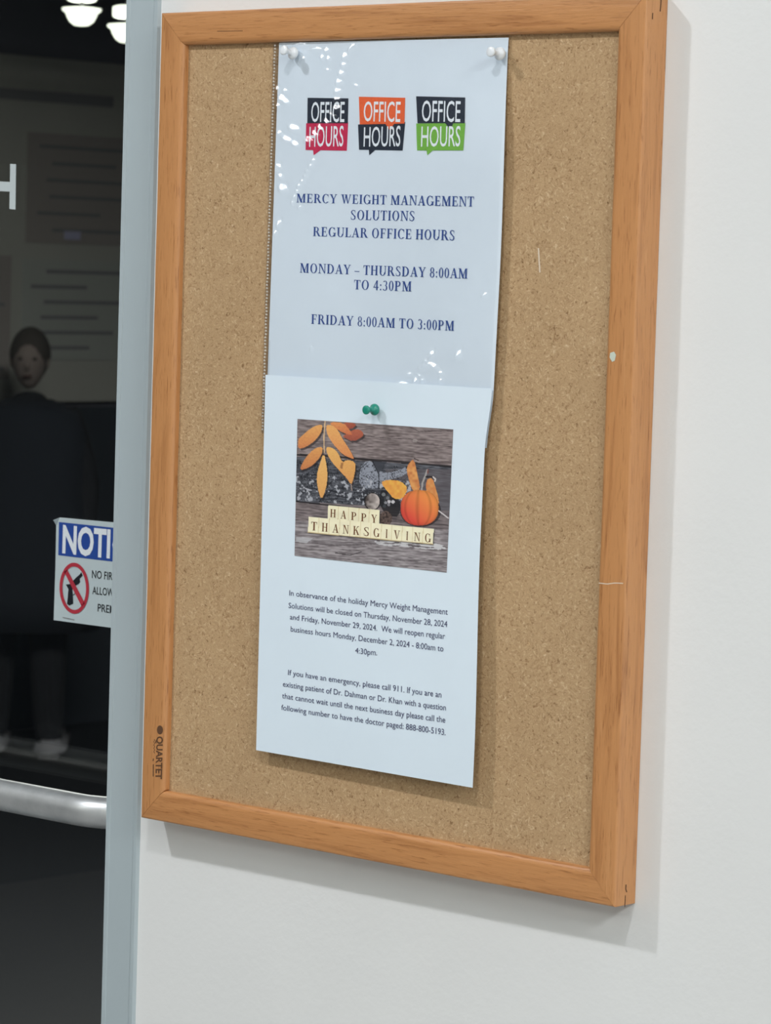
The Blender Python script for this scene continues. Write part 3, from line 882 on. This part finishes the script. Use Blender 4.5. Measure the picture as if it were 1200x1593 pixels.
LV = [((176, 88, 60), (140, 60, 52), [(760,50),(940,75),(850,150),(780,110)]),
      ((178, 92, 62), (142, 66, 52), [(870,150),(960,140),(1015,200),(990,240),(880,300),(760,240),(750,230)]),
      ((218, 138, 70), (190, 84, 50), [(570,55),(760,55),(850,170),(875,222),(760,190),(650,125)]),
      ((226, 162, 80), (196, 104, 58), [(505,85),(440,88),(350,130),(250,215),(193,265),(193,390),(290,365),(400,290),(480,190)]),
      ((220, 152, 74), (186, 98, 54), [(505,362),(430,366),(340,430),(250,555),(210,655),(330,622),(430,540),(492,450)]),
      ((228, 166, 84), (206, 112, 60), [(550,85),(620,92),(690,150),(740,250),(840,400),(895,510),(870,510),(750,460),(640,340),(560,220),(543,130)]),
      ((230, 174, 86), (206, 132, 62), [(540,360),(620,370),(690,430),(745,560),(800,520),(905,545),(908,640),(885,760),(855,840),(800,750),(720,670),(620,560),(555,450)]),
      ((232, 178, 92), (214, 146, 70), [(515,425),(455,600),(422,730),(438,880),(485,1030),(540,890),(562,740),(552,600)])]
for c0, c1, pl in LV:
    paint(mask_poly([(x+9, y+12) for x, y in smooth_poly(q8(pl))]), (34, 28, 30), .75)
for c0, c1, pl in LV:
    P_ = smooth_poly(q8(pl)); mk = mask_poly(P_); cx_ = np.mean([p[0] for p in P_]); cy_ = np.mean([p[1] for p in P_])
    rr = max(abs(p[1]-cy_) for p in P_)
    t = np.clip((ZY-cy_+rr)/(2*rr), 0, 1)*.75 + .3*(vnoise(ZX, ZY, 1/6., 9)-.5)
    t = np.clip(t, 0, 1)
    paint(mk, lin(c0)*(1-t[..., None])+lin(c1)*t[..., None])
paint(mask_poly([(365, 400), (380, 398), (372, 440), (358, 430)]), (150, 92, 50), .8)
paint(line_mask(q8([(530, 30), (515, 250), (520, 430)]), 7), (206, 172, 128), 1)
paint(line_mask(q8([(855, 830), (862, 900)]), 6), (160, 140, 130), 1)
# berries, nuts
paint(mask_poly(smooth_poly(q7([(230,470),(330,470),(470,560),(480,720),(420,800),(240,700)]))), (30, 30, 34), .9)
for (x, y, r_, c) in [(280,520,22,(120,122,124)),(330,560,20,(110,112,116)),(345,602,20,(196,192,196)),(390,605,20,(200,196,200)),(305,615,18,(140,140,146)),(340,640,18,(130,128,134)),(290,655,20,(62,66,72))]:
    X_, Y_ = q7([(x, y)])[0]; paint(np.hypot(ZX-X_, ZY-Y_) < r_*.5333, c, .9)
X_, Y_ = q7([(150, 600)])[0]
d = np.hypot(ZX-X_, (ZY-Y_)/1.12)/47
paint(d < 1.1, (26, 22, 22), .9)
t = np.clip(.55 + .5*(ZX-X_)/47 + .6*(vnoise(ZX, ZY, 1/14., 31)-.5), 0, 1)
paint(d < .95, lin((72, 62, 60))*(1-t[..., None]) + lin((188, 176, 170))*t[..., None])
X_, Y_ = q7([(305, 800)])[0]
d = np.hypot(ZX-X_, (ZY-Y_)/1.15)/40
t = np.clip(vnoise(ZX, ZY, 1/9., 33), 0, 1)
paint(d < 1, lin((38, 30, 30))*(1-t[..., None]) + lin((112, 92, 84))*t[..., None])
# pumpkin group
X_, Y_ = q7([(700, 670)])[0]
paint(np.hypot((ZX-X_-6)/128, (ZY-Y_-22)/100) < 1, (30, 24, 26), .8)
for c0, c1, pl in [((232, 176, 56), (222, 142, 44), [(240,378),(330,345),(480,358),(570,450),(500,575),(400,572),(340,500)]),
                   ((222, 156, 78), (190, 104, 48), [(598,130),(635,105),(680,300),(712,480),(620,490),(560,300),(548,200)]),
                   ((214, 150, 76), (206, 118, 50), [(772,350),(850,318),(890,450),(922,560),(925,640),(780,530)])]:
    mk = mask_poly(smooth_poly(q7(pl))); t = np.clip(vnoise(ZX, ZY, 1/16., 40), 0, 1)
    paint(mk, lin(c0)*(1-t[..., None])+lin(c1)*t[..., None])
paint(line_mask(q7([(720,500),(735,380),(768,300),(790,235)]), 11), (158, 152, 150), 1)
paint(line_mask(q7([(780,312),(860,318)]), 10), (34, 28, 28), .95)
paint(line_mask(q7([(860,315),(885,340),(880,365)]), 9), (196, 188, 184), 1)
paint(line_mask(q7([(640,100),(685,120)]), 7), (60, 44, 40), .9)
paint(line_mask(q7([(800,225),(795,270)]), 8), (120, 66, 58), .9)
paint(line_mask(q7([(925,710),(1035,795)]), 8), (196, 190, 190), 1)
ex, ey = (ZX-X_)/118, (ZY-Y_-2)/110
rr = (np.abs(ex)**2.3 + np.abs(ey)**2.3)
mk = rr < 1
rad = np.clip(ex/np.sqrt(np.clip(1-.85*ey**2, .05, 1)), -1, 1)
ribs = np.abs(np.sin(np.arcsin(np.clip(rad, -1, 1))*4.2+.5))
t = np.clip(.5 - .45*ex + .45*ey, 0, 1)
c = lin((236, 138, 48))*(1-t[..., None]) + lin((220, 62, 40))*t[..., None]
sh = (.72 + .28*np.clip(ribs*1.6, 0, 1))*(1-.28*np.clip(rr, 0, 1)**3)
paint(mk, c*sh[..., None])
# letter tiles
for pl, n_, c in [([(285, 664), (606, 695), (600, 788), (280, 760)], 5, (232, 224, 188)), ([(163, 734), (942, 812), (936, 906), (158, 832)], 12, (236, 228, 192))]:
    paint(mask_poly([(x+6, y+9) for x, y in pl]), (40, 34, 34), .7)
    mk = mask_poly(pl); t = .12*(vnoise(ZX, ZY, 1/30., 50)-.5)+1
    paint(mk, lin(c)*t[..., None])
    for k in range(1, n_):
        a = k/n_
        x0, y0 = pl[0][0]+(pl[1][0]-pl[0][0])*a, pl[0][1]+(pl[1][1]-pl[0][1])*a
        x1, y1 = pl[3][0]+(pl[2][0]-pl[3][0])*a, pl[3][1]+(pl[2][1]-pl[3][1])*a
        paint(line_mask([(x0, y0), (x1, y1)], 3.2), (206, 184, 126), .8)
    paint(line_mask([pl[3], pl[2]], 5), (200, 176, 118), .8)
img = np.clip(img/.86, 0, 1); img = img*.88 + .12*img.mean(-1, keepdims=True)
vs, fs = [], []
for j in range(NY+1):
    for i in range(NX+1):
        vs.append(onsurf(440+ZX[j, i]/4., 620+ZY[j, i]/4., surf_lo, PO))
fs = [(j*(NX+1)+i, (j+1)*(NX+1)+i, (j+1)*(NX+1)+i+1, j*(NX+1)+i+1) for j in range(NY) for i in range(NX)]
me = meshdata('printed_picture', vs, fs, True)
ca = me.color_attributes.new('Col', 'FLOAT_COLOR', 'POINT')
buf = np.ones((len(vs), 4), np.float32); buf[:, :3] = img.reshape(-1, 3)
ca.data.foreach_set('color', buf.ravel())
pic = link('printed_picture', me, M['print'], holiday)
pic['label'] = 'autumn picture of leaves, pumpkin and letter tiles on planks'
L_ = []
for ch, x, y in zip('HAPPY', (314, 379, 444, 506, 570), (739, 748, 757, 765, 773)):
    L_.append((ch, zc(x-19, y-2), zc(x+19, y+2), 12.5, 12.5))
for k, ch in enumerate('THANKSGIVING'):
    x = (196, 263, 330, 394, 458, 522, 584, 648, 712, 776, 838, 904)[k]; y = 821 + (x-196)*.103
    hw = 7 if ch == 'I' else 20
    L_.append((ch, zc(x-hw, y-2), zc(x+hw, y+2), 13.4, 13.4))
put_text('picture_lettering', L_, surf_lo, PO+.0001, M['tile_ink'], holiday, serif=True)

# ------------------------------------------------------------------ push pins
def pin(name, px, py, Ysurf, material, axis, label, s=1.0):
    base = ray(px, py, Ysurf - .003)
    base.y = Ysurf
    e = empty(name, base)
    tag(e, label, 'push pin')
    ez = Vector(axis).normalized(); ex = ez.cross(Vector((0, 0, 1))).normalized(); ey = ez.cross(ex)
    m_ = basis(ex, ey, ez, base)
    pr = [(0.0005, 0), (.0030, .0002), (.0040, .0010), (.00455, .0022), (.00440, .0034), (.0034, .0044), (.0022, .0052), (.0018, .0068), (.0019, .0086),
          (.0026, .0102), (.0033, .0112), (.0035, .0122), (.0034, .0129), (.0028, .0133), (.0010, .0134)]
    lathe('grip', [(r*s, h*s + .0008) for r, h in pr], 28, material, e, m_)
    lathe('needle', [(.0003, -.0075), (.00055, -.006), (.00055, .0012)], 10, M['steel'], e, m_)
    return e
Yt = YC - .0030
pin('push_pin', 456.5, 84, Yt, M['pin_white'], (-.02, -1, .16), 'white push pin through the sleeve corner nearest the door')
pin('push_pin', 778, 84, Yt, M['pin_white'], (.02, -1, .06), 'white push pin through the sleeve corner away from the door')
pin('push_pin', 582.8, 637, YC-.0072, M['pin_green'], (.02, -1, -.02), 'green push pin above the autumn picture', .92)

# ------------------------------------------------------------------ marks on the board
front = lambda x, z: -.00005
def cuts(name, strokes, surf, mt, parent, wd):
    pl = []
    for s_ in strokes: pl += stroke(s_, wd)
    return flat(name, pl, surf, .00012, mt, parent)
cuts('scratch', [[(838.2, 386), (839.2, 404), (840.5, 424)]], lambda x, z: YC-.0001, M['nick'], board, 2.2)
cuts('scratch', [[(932, 907), (945, 908.5), (957, 907), (970, 907.5)]], front, M['nick'], right_rail, 1.5)
flat('paint_fleck', [[(950, 549), (956, 547), (959, 552), (957, 561), (953, 563), (949, 556)]], front, .0002, M['fleck'], right_rail)
side = lambda px, py: None
def side_cut(pts_px, wd):                      # crack on the outer side face of the right rail
    vs, fs = [], []
    for (px, py) in pts_px:
        d = MC @ Vector(((px-600)/F, -(py-796.5)/F, -1)); t = (BW + .0001 - CAM.x)/d.x
        p = CAM + d*t
        vs += [p + Vector((0, -wd/2, 0)), p + Vector((0, wd/2, 0))]
    for i in range(len(pts_px)-1): fs.append((2*i, 2*i+1, 2*i+3, 2*i+2))
    return link('crack', meshdata('crack', vs, fs), M['crack'], right_rail)
side_cut([(974.5, 1376), (974, 1383), (975.5, 1388)], .0012)
side_cut([(973.5, 1393), (973, 1403), (972.5, 1411)], .0009)
side_cut([(1029, -4), (1028.5, 8), (1027.5, 18)], .0012)
side_cut([(1016, 20), (1015.5, 30)], .0010)
cuts('grain_split', [[(338, 48.6), (352, 48.4), (366, 48), (378, 48)]], front, M['crack'], top_rail, .8)
# stamped brand on the left rail, reading downwards
bm = bmesh.new()
def vert_text(s, x_base, y0, y1, cap, bold):
    vs_, fs_ = sans_mesh(s, bold)
    xm = min(q[0] for q in vs_); W_ = max(q[0] for q in vs_) - xm
    bv = []
    for x, y in vs_:
        py = y0 + (y1-y0)*(x-xm)/W_
        px = x_base + (y0+ -py)*.028 + cap*y/CAPH
        bv.append(bm.verts.new(onsurf(px, py, front, .00012)))
    for f_ in fs_:
        try: bm.faces.new([bv[i] for i in f_])
        except ValueError: pass
vert_text('QUARTET', 244.2, 1145.5, 1212, 9.2, .03)
me = bpy.data.meshes.new('stamped_lettering'); bm.to_mesh(me); bm.free()
link('stamped_lettering', me, M['mark'], left_rail)
ell = [(249 + 4.6*math.cos(a*math.pi/9), 1135.5 + 7*math.sin(a*math.pi/9)) for a in range(18)]
flat('stamped_emblem', [ell], front, .00012, M['mark'], left_rail)
sq = [(240.2 + 1.0*math.sin(k*1.9), 1150 + k*1.55) for k in range(15)]
flat('stamped_underline', stroke(sq, .9) + stroke([(239, 1180), (238.4, 1184)], 1.6) + stroke([(238.8, 1189), (238.6, 1208)], 1.5), front, .00012, M['mark'], left_rail)

# ------------------------------------------------------------------ sticker on the door glass
def z8(x, y): return (60 + x/7.5, 790 + y/7.5)
def Z8(l_): return [z8(*q) for q in l_]
YS = YG - .0004
gs = lambda x, z: YS
stk = empty('notice_sticker', (-.24, YS, ZB+.113))
tag(stk, 'white and blue firearms warning sticker on the door glass, one corner peeling', 'sticker')
outline = [(248, 112), (560, 141), (905, 172), (1480, 236), (1440, 1482), (868, 1402), (176, 1310), (196, 700), (206, 205)]
def slab(name, pl, y0, th, mt, parent):
    P_ = [ray(*z8(*q), y0) for q in pl]
    k = len(P_)
    vs = [p for p in P_] + [p + Vector((0, th, 0)) for p in P_]
    fs = [tuple(range(k)), tuple(range(k, 2*k))[::-1]] + [(i, (i+1) % k, k+(i+1) % k, k+i) for i in range(k)]
    me = meshdata(name, vs, fs)
    bm = bmesh.new(); bm.from_mesh(me); bmesh.ops.recalc_face_normals(bm, faces=bm.faces); bm.to_mesh(me); bm.free()
    return link(name, me, mt, parent)
slab('vinyl', outline, YS, .0003, M['sign_white'], stk)
pk = [(248, 112), (170, 143), (206, 205)]
pv = [ray(*z8(*pk[0]), YS), ray(*z8(*pk[1]), YS-.004), ray(*z8(*pk[2]), YS)]
mid = (pv[0]+pv[1]+pv[2])/3 + Vector((0, -.0005, 0))
o = link('peeled_corner', meshdata('peeled_corner', pv+[mid], [(0, 1, 3), (1, 2, 3), (2, 0, 3)]), M['sign_white'], stk)
flat('blue_band', [Z8([(240, 165), (560, 199), (900, 236), (1410, 296), (1396, 690), (892, 630), (560, 591), (232, 552)])], gs, .0002, M['sign_blue'], stk)
def t8(s, x0, b0, t0, x1, b1, t1_): return (s, z8(x0, b0), z8(x1, b1), (b0-t0)/7.5, (b1-t1_)/7.5)
put_text('heading_lettering', [t8('NOTI', 280, 515, 212, 836, 577, 268), t8('CE', 862, 581, 272, 1180, 618, 305)], gs, .0004, M['logo_white'] , stk, bold=.034)
put_text('lettering', [t8('NO FIREARMS', 625, 818, 728, 1090, 868, 778), t8('ALLOWED ON', 630, 1004, 918, 1090, 1058, 970), t8('PREMISES', 692, 1208, 1120, 1040, 1252, 1164)], gs, .0003, M['sign_black'], stk, bold=.006)
ring = []
for k in range(40):
    a0, a1 = 2*math.pi*k/40, 2*math.pi*(k+1)/40
    f_ = lambda a, s: (421 + (172-34*s)*math.cos(a) , 938 + (298-44*s)*math.sin(a) + (172-34*s)*math.cos(a)*.05)
    ring.append([f_(a0, 0), f_(a1, 0), f_(a1, 1), f_(a0, 1)])
flat('prohibition_ring', [Z8(p) for p in ring] + [Z8([(300, 742), (340, 722), (548, 1118), (508, 1150)])], gs, .0005, M['sign_red'], stk)
gun = [(500, 750), (518, 790), (482, 828), (488, 866), (470, 888), (438, 905), (408, 928), (398, 960), (402, 1010), (407, 1118), (362, 1140), (336, 1120), (346, 1010), (352, 950), (322, 895), (372, 888), (400, 855), (440, 815), (486, 775)]
flat('pistol_symbol', [Z8(gun)] + [Z8(p) for p in stroke([(402, 1018), (422, 1010), (432, 985), (425, 958)], 9)], gs, .0003, M['sign_black'], stk)
flat('small_print', [Z8(p) for p in stroke([(285 + 8*k, 1278 + 1.8*k + (5 if k % 2 else -5)) for k in range(18)], 7)], gs, .0003, M['hall_ink'], stk)

# cut vinyl letter H at the frame's edge
hv = empty('door_lettering', (-.37, YS, ZB+.466))
tag(hv, 'pale cut vinyl capital letter H stuck on the dark door glass', 'lettering')
def slabpx(name, pl, mt, parent):
    P_ = [ray(*q, YS) for q in pl]; k = len(P_)
    vs = P_ + [p + Vector((0, .0003, 0)) for p in P_]
    fs = [tuple(range(k)), tuple(range(k, 2*k))[::-1]] + [(i, (i+1) % k, k+(i+1) % k, k+i) for i in range(k)]
    me = meshdata(name, vs, fs)
    bm = bmesh.new(); bm.from_mesh(me); bmesh.ops.recalc_face_normals(bm, faces=bm.faces); bm.to_mesh(me); bm.free()
    return link(name, me, mt, parent)
slabpx('letter', [(15.8, 255), (24.8, 255.4), (23.8, 326), (14.6, 325), (15, 298), (-7, 297), (-8, 324), (-17, 323.5), (-16, 254), (-7, 254.4), (-7, 282), (15.4, 283)], M['vinyl_h'], hv)

# ================================================================== dim things in the hall beyond the glass
def wallx(px, py, X):
    d = MC @ Vector(((px-600)/F, -(py-796.5)/F, -1)); t = (X - CAM.x)/d.x
    return CAM + d*t
def panel(name, px0, px1, zlo, zhi, X, th, mt, parent=None, y0=None, y1=None):
    a = wallx(px0, 400, X).y if y0 is None else y0; b_ = wallx(px1, 400, X).y if y1 is None else y1
    return boxes(name, [(X-th, X, min(a, b_), max(a, b_), zlo, zhi)], mt, parent)
zt = wallx(95, 93, HX).z; zl = wallx(95, 624, HX).z
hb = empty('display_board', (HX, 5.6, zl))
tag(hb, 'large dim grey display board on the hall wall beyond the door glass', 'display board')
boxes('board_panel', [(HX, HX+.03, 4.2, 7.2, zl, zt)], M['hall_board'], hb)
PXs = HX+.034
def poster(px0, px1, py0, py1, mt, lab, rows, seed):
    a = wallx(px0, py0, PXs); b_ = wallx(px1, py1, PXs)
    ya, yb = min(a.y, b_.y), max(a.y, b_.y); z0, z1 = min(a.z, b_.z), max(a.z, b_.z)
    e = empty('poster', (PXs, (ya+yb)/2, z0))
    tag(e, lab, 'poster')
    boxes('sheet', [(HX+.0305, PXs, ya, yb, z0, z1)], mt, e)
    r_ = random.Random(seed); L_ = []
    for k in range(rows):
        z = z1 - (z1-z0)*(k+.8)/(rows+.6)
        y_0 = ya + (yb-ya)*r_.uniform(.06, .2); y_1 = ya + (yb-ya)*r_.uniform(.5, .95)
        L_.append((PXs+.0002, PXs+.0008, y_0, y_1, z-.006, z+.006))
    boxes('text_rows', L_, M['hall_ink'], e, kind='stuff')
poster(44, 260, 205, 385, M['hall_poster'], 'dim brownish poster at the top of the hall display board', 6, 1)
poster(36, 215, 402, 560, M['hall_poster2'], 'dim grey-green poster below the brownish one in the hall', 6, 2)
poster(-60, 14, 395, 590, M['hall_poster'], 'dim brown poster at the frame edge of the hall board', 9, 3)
# heading band of the board
a = wallx(-40, 140, PXs); b_ = wallx(178, 152, PXs)
boxes('heading_band', [(HX+.0302, HX+.0312, a.y, b_.y, a.z-.02, a.z+.015)], M['hall_ink'], hb)
p = wallx(113, 366, PXs+.003)
g_ = boxes('glare_patch', [(p.x-.002, p.x, p.y-.035, p.y+.035, p.z-.014, p.z+.012)], M['hall_glint'])
tag(g_, 'small pale blue patch added for a glare in the door glass', 'card')
# pendant lamps
for i, (px, py, D, lab) in enumerate([(127, 22, 9.6, 'lit pendant lamp in the dark hall, farther from the door frame'), (198, 48, 9.4, 'lit pendant lamp in the dark hall, half hidden by the door frame')]):
    c = deep(px, py, D)
    e = empty('pendant_lamp', (c.x, c.y, HC)); tag(e, lab, 'pendant lamp', 'hall pendant lamps')
    mt = Matrix.Translation(c)
    lathe('bowl', [(.001, -.034), (.020, -.032), (.034, -.022), (.042, -.008), (.046, .004), (.056, .010), (.056, .016), (.040, .018)], 28, M['lamp_hall'], e, mt)
    lathe('upper_disc', [(.030, .036), (.042, .040), (.042, .066), (.030, .070)], 28, M['lamp_hall'], e, mt)
    lathe('stem', [(.006, .019), (.006, HC - c.z)], 12, M['stile'], e, mt)

# ------------------------------------------------------------------ person standing in the hall
fp = deep(34, 1128, 10.3)
k_ = 10.3*1.0
base = Vector((fp.x, fp.y, 0))
def at(px, py, dD=0):
    return deep(px, py, 10.3+dD)
def skin(name, nodes, edges, material, parent, sub=2):
    me = bpy.data.meshes.new(name)
    me.from_pydata([tuple(n_[0]) for n_ in nodes], edges, [])
    o = link(name, me, material, parent)
    o.modifiers.new('skin', 'SKIN')
    for i, n_ in enumerate(nodes):
        me.skin_vertices[0].data[i].radius = (n_[1], n_[1] if len(n_) < 3 else n_[2])
        me.skin_vertices[0].data[i].use_root = (i == 0)
    s_ = o.modifiers.new('sub', 'SUBSURF'); s_.levels = sub; s_.render_levels = sub
    for p_ in me.polygons: p_.use_smooth = True
    return o
per = empty('person', base)
tag(per, 'person in a dark coat and trousers standing in the dim hall', 'person')
R_ = (MC @ Vector((1, 0, 0))); R_.z = 0; R_.normalize()
Fw = Vector((-R_.y, R_.x, 0))                  # away from the camera
def B(r, f, z): return base + R_*r + Fw*f + Vector((0, 0, z))
sc = .75
def b2(r, f, z): return B(r*sc, f*sc, z*sc)
body_nodes = [(b2(0, 0, .92), .15), (b2(0, 0, 1.12), .13), (b2(0, .01, 1.32), .14), (b2(0, .01, 1.43), .07), (b2(0, 0, 1.50), .052),
              (b2(.17, .01, 1.38), .06), (b2(.24, .02, 1.12), .047), (b2(.25, -.06, .90), .036),
              (b2(-.17, .01, 1.38), .06), (b2(-.24, .02, 1.12), .047), (b2(-.22, -.10, .92), .036),
              (b2(.09, 0, .86), .095), (b2(.10, -.01, .48), .066), (b2(.11, .02, .09), .05), (b2(.13, -.10, .045), .036),
              (b2(-.09, 0, .86), .095), (b2(-.11, -.01, .48), .066), (b2(-.12, .03, .09), .05), (b2(-.14, -.09, .045), .036)]
ed = [(0, 1), (1, 2), (2, 3), (3, 4), (2, 5), (5, 6), (6, 7), (2, 8), (8, 9), (9, 10), (0, 11), (11, 12), (12, 13), (13, 14), (0, 15), (15, 16), (16, 17), (17, 18)]
skin('body', body_nodes, ed, M['trousers'], per)
# coat: flared open cone of cloth over the trunk
vs, fs = [], []
cp = [(1.45, .09, .08), (1.40, .20, .12), (1.30, .23, .15), (1.10, .22, .17), (.90, .28, .20), (.66, .31, .23), (.52, .29, .22)]
for z, rx, ry in cp:
    for k in range(28):
        a_ = 2*math.pi*k/28; wv = 1 + (.04*math.sin(a_*6) if z < 1 else 0)
        vs.append(b2(rx*math.cos(a_)*wv, ry*math.sin(a_)*wv, z))
for i in range(len(cp)-1):
    for k in range(28): fs.append((i*28+k, i*28+(k+1) % 28, (i+1)*28+(k+1) % 28, (i+1)*28+k))
o = link('coat', meshdata('coat', vs, fs, True), M['coat'], per)
sd = o.modifiers.new('thick', 'SOLIDIFY'); sd.thickness = .012
def blob(name, c, rx, ry, rz, mt, parent):
    bm = bmesh.new(); bmesh.ops.create_uvsphere(bm, u_segments=24, v_segments=16, radius=1)
    for q in bm.verts:
        x, y, z = q.co
        j = 1 - .18*max(0, -z)                 # narrower jaw
        q.co = c + R_*(x*rx*j) + Fw*(y*ry*j) + Vector((0, 0, z*rz))
    me = bpy.data.meshes.new(name); bm.to_mesh(me); bm.free()
    for p_ in me.polygons: p_.use_smooth = True
    return link(name, me, mt, parent)
hc = b2(0, -.02, 1.62)
head = blob('head', hc, .072*sc, .09*sc, .115*sc, M['skin'], per)
blob('nose', hc + Fw*-.086*sc + Vector((0, 0, -.012)), .009, .012, .016, M['skin'], head)
for s_ in (-1, 1):
    blob('ear', hc + R_*s_*.073*sc, .008, .014, .022, M['skin'], head)
    blob('eye', hc + R_*s_*.028*sc - Fw*.080*sc + Vector((0, 0, .008)), .009, .006, .006, M['hair'], head)
blob('mouth', hc - Fw*.082*sc + Vector((0, 0, -.045)), .016, .006, .004, M['hall_lip'], head)
hr = blob('hair', hc + Fw*.018*sc + Vector((0, 0, .016)), .086*sc, .098*sc, .120*sc, M['hair'], per)
for s_, rr_ in ((1, .25), (-1, -.22)):
    hc_ = b2(rr_, -.10 if s_ > 0 else -.14, .86)
    nodes = [(hc_ + Vector((0, 0, .035)), .024), (hc_ + Vector((0, 0, -.01)), .026)]
    e_ = [(0, 1)]
    for q in range(4):
        c_ = hc_ + Fw*(-.024+.016*q) + Vector((0, 0, -.02)); k0 = len(nodes)
        nodes += [(c_ + Vector((0, 0, -.012)), .0085), (c_ + Vector((0, 0, -.045+.004*abs(q-1.5))) + R_*-s_*.010, .0075)]
        e_ += [(1, k0), (k0, k0+1)]
    k0 = len(nodes); nodes += [(hc_ - Fw*.032 + Vector((0, 0, .005)), .009), (hc_ - Fw*.045 + Vector((0, 0, -.022)), .008)]
    e_ += [(1, k0), (k0, k0+1)]
    skin('hand', nodes, e_, M['skin'], per, 1)
for s_ in (1, -1):
    c_ = b2(.125*s_ + .005, -.05, .05)
    bm = bmesh.new(); bmesh.ops.create_cube(bm, size=1)
    for q in bm.verts:
        x, y, z = q.co
        top = z > 0
        q.co = c_ + R_*(x*.095) + Fw*(y*.26*(.7 if top and y < 0 else 1)) + Vector((0, 0, -.04+.0 if not top else .035 - (.03 if y < 0 else 0)))
    for q in bm.verts: q.co.z = max(.001, q.co.z)
    bmesh.ops.bevel(bm, geom=bm.edges[:], offset=.018, segments=3, affect='EDGES')
    me = bpy.data.meshes.new('shoe'); bm.to_mesh(me); bm.free()
    for p_ in me.polygons: p_.use_smooth = True
    link('shoe', me, M['shoe'], per)
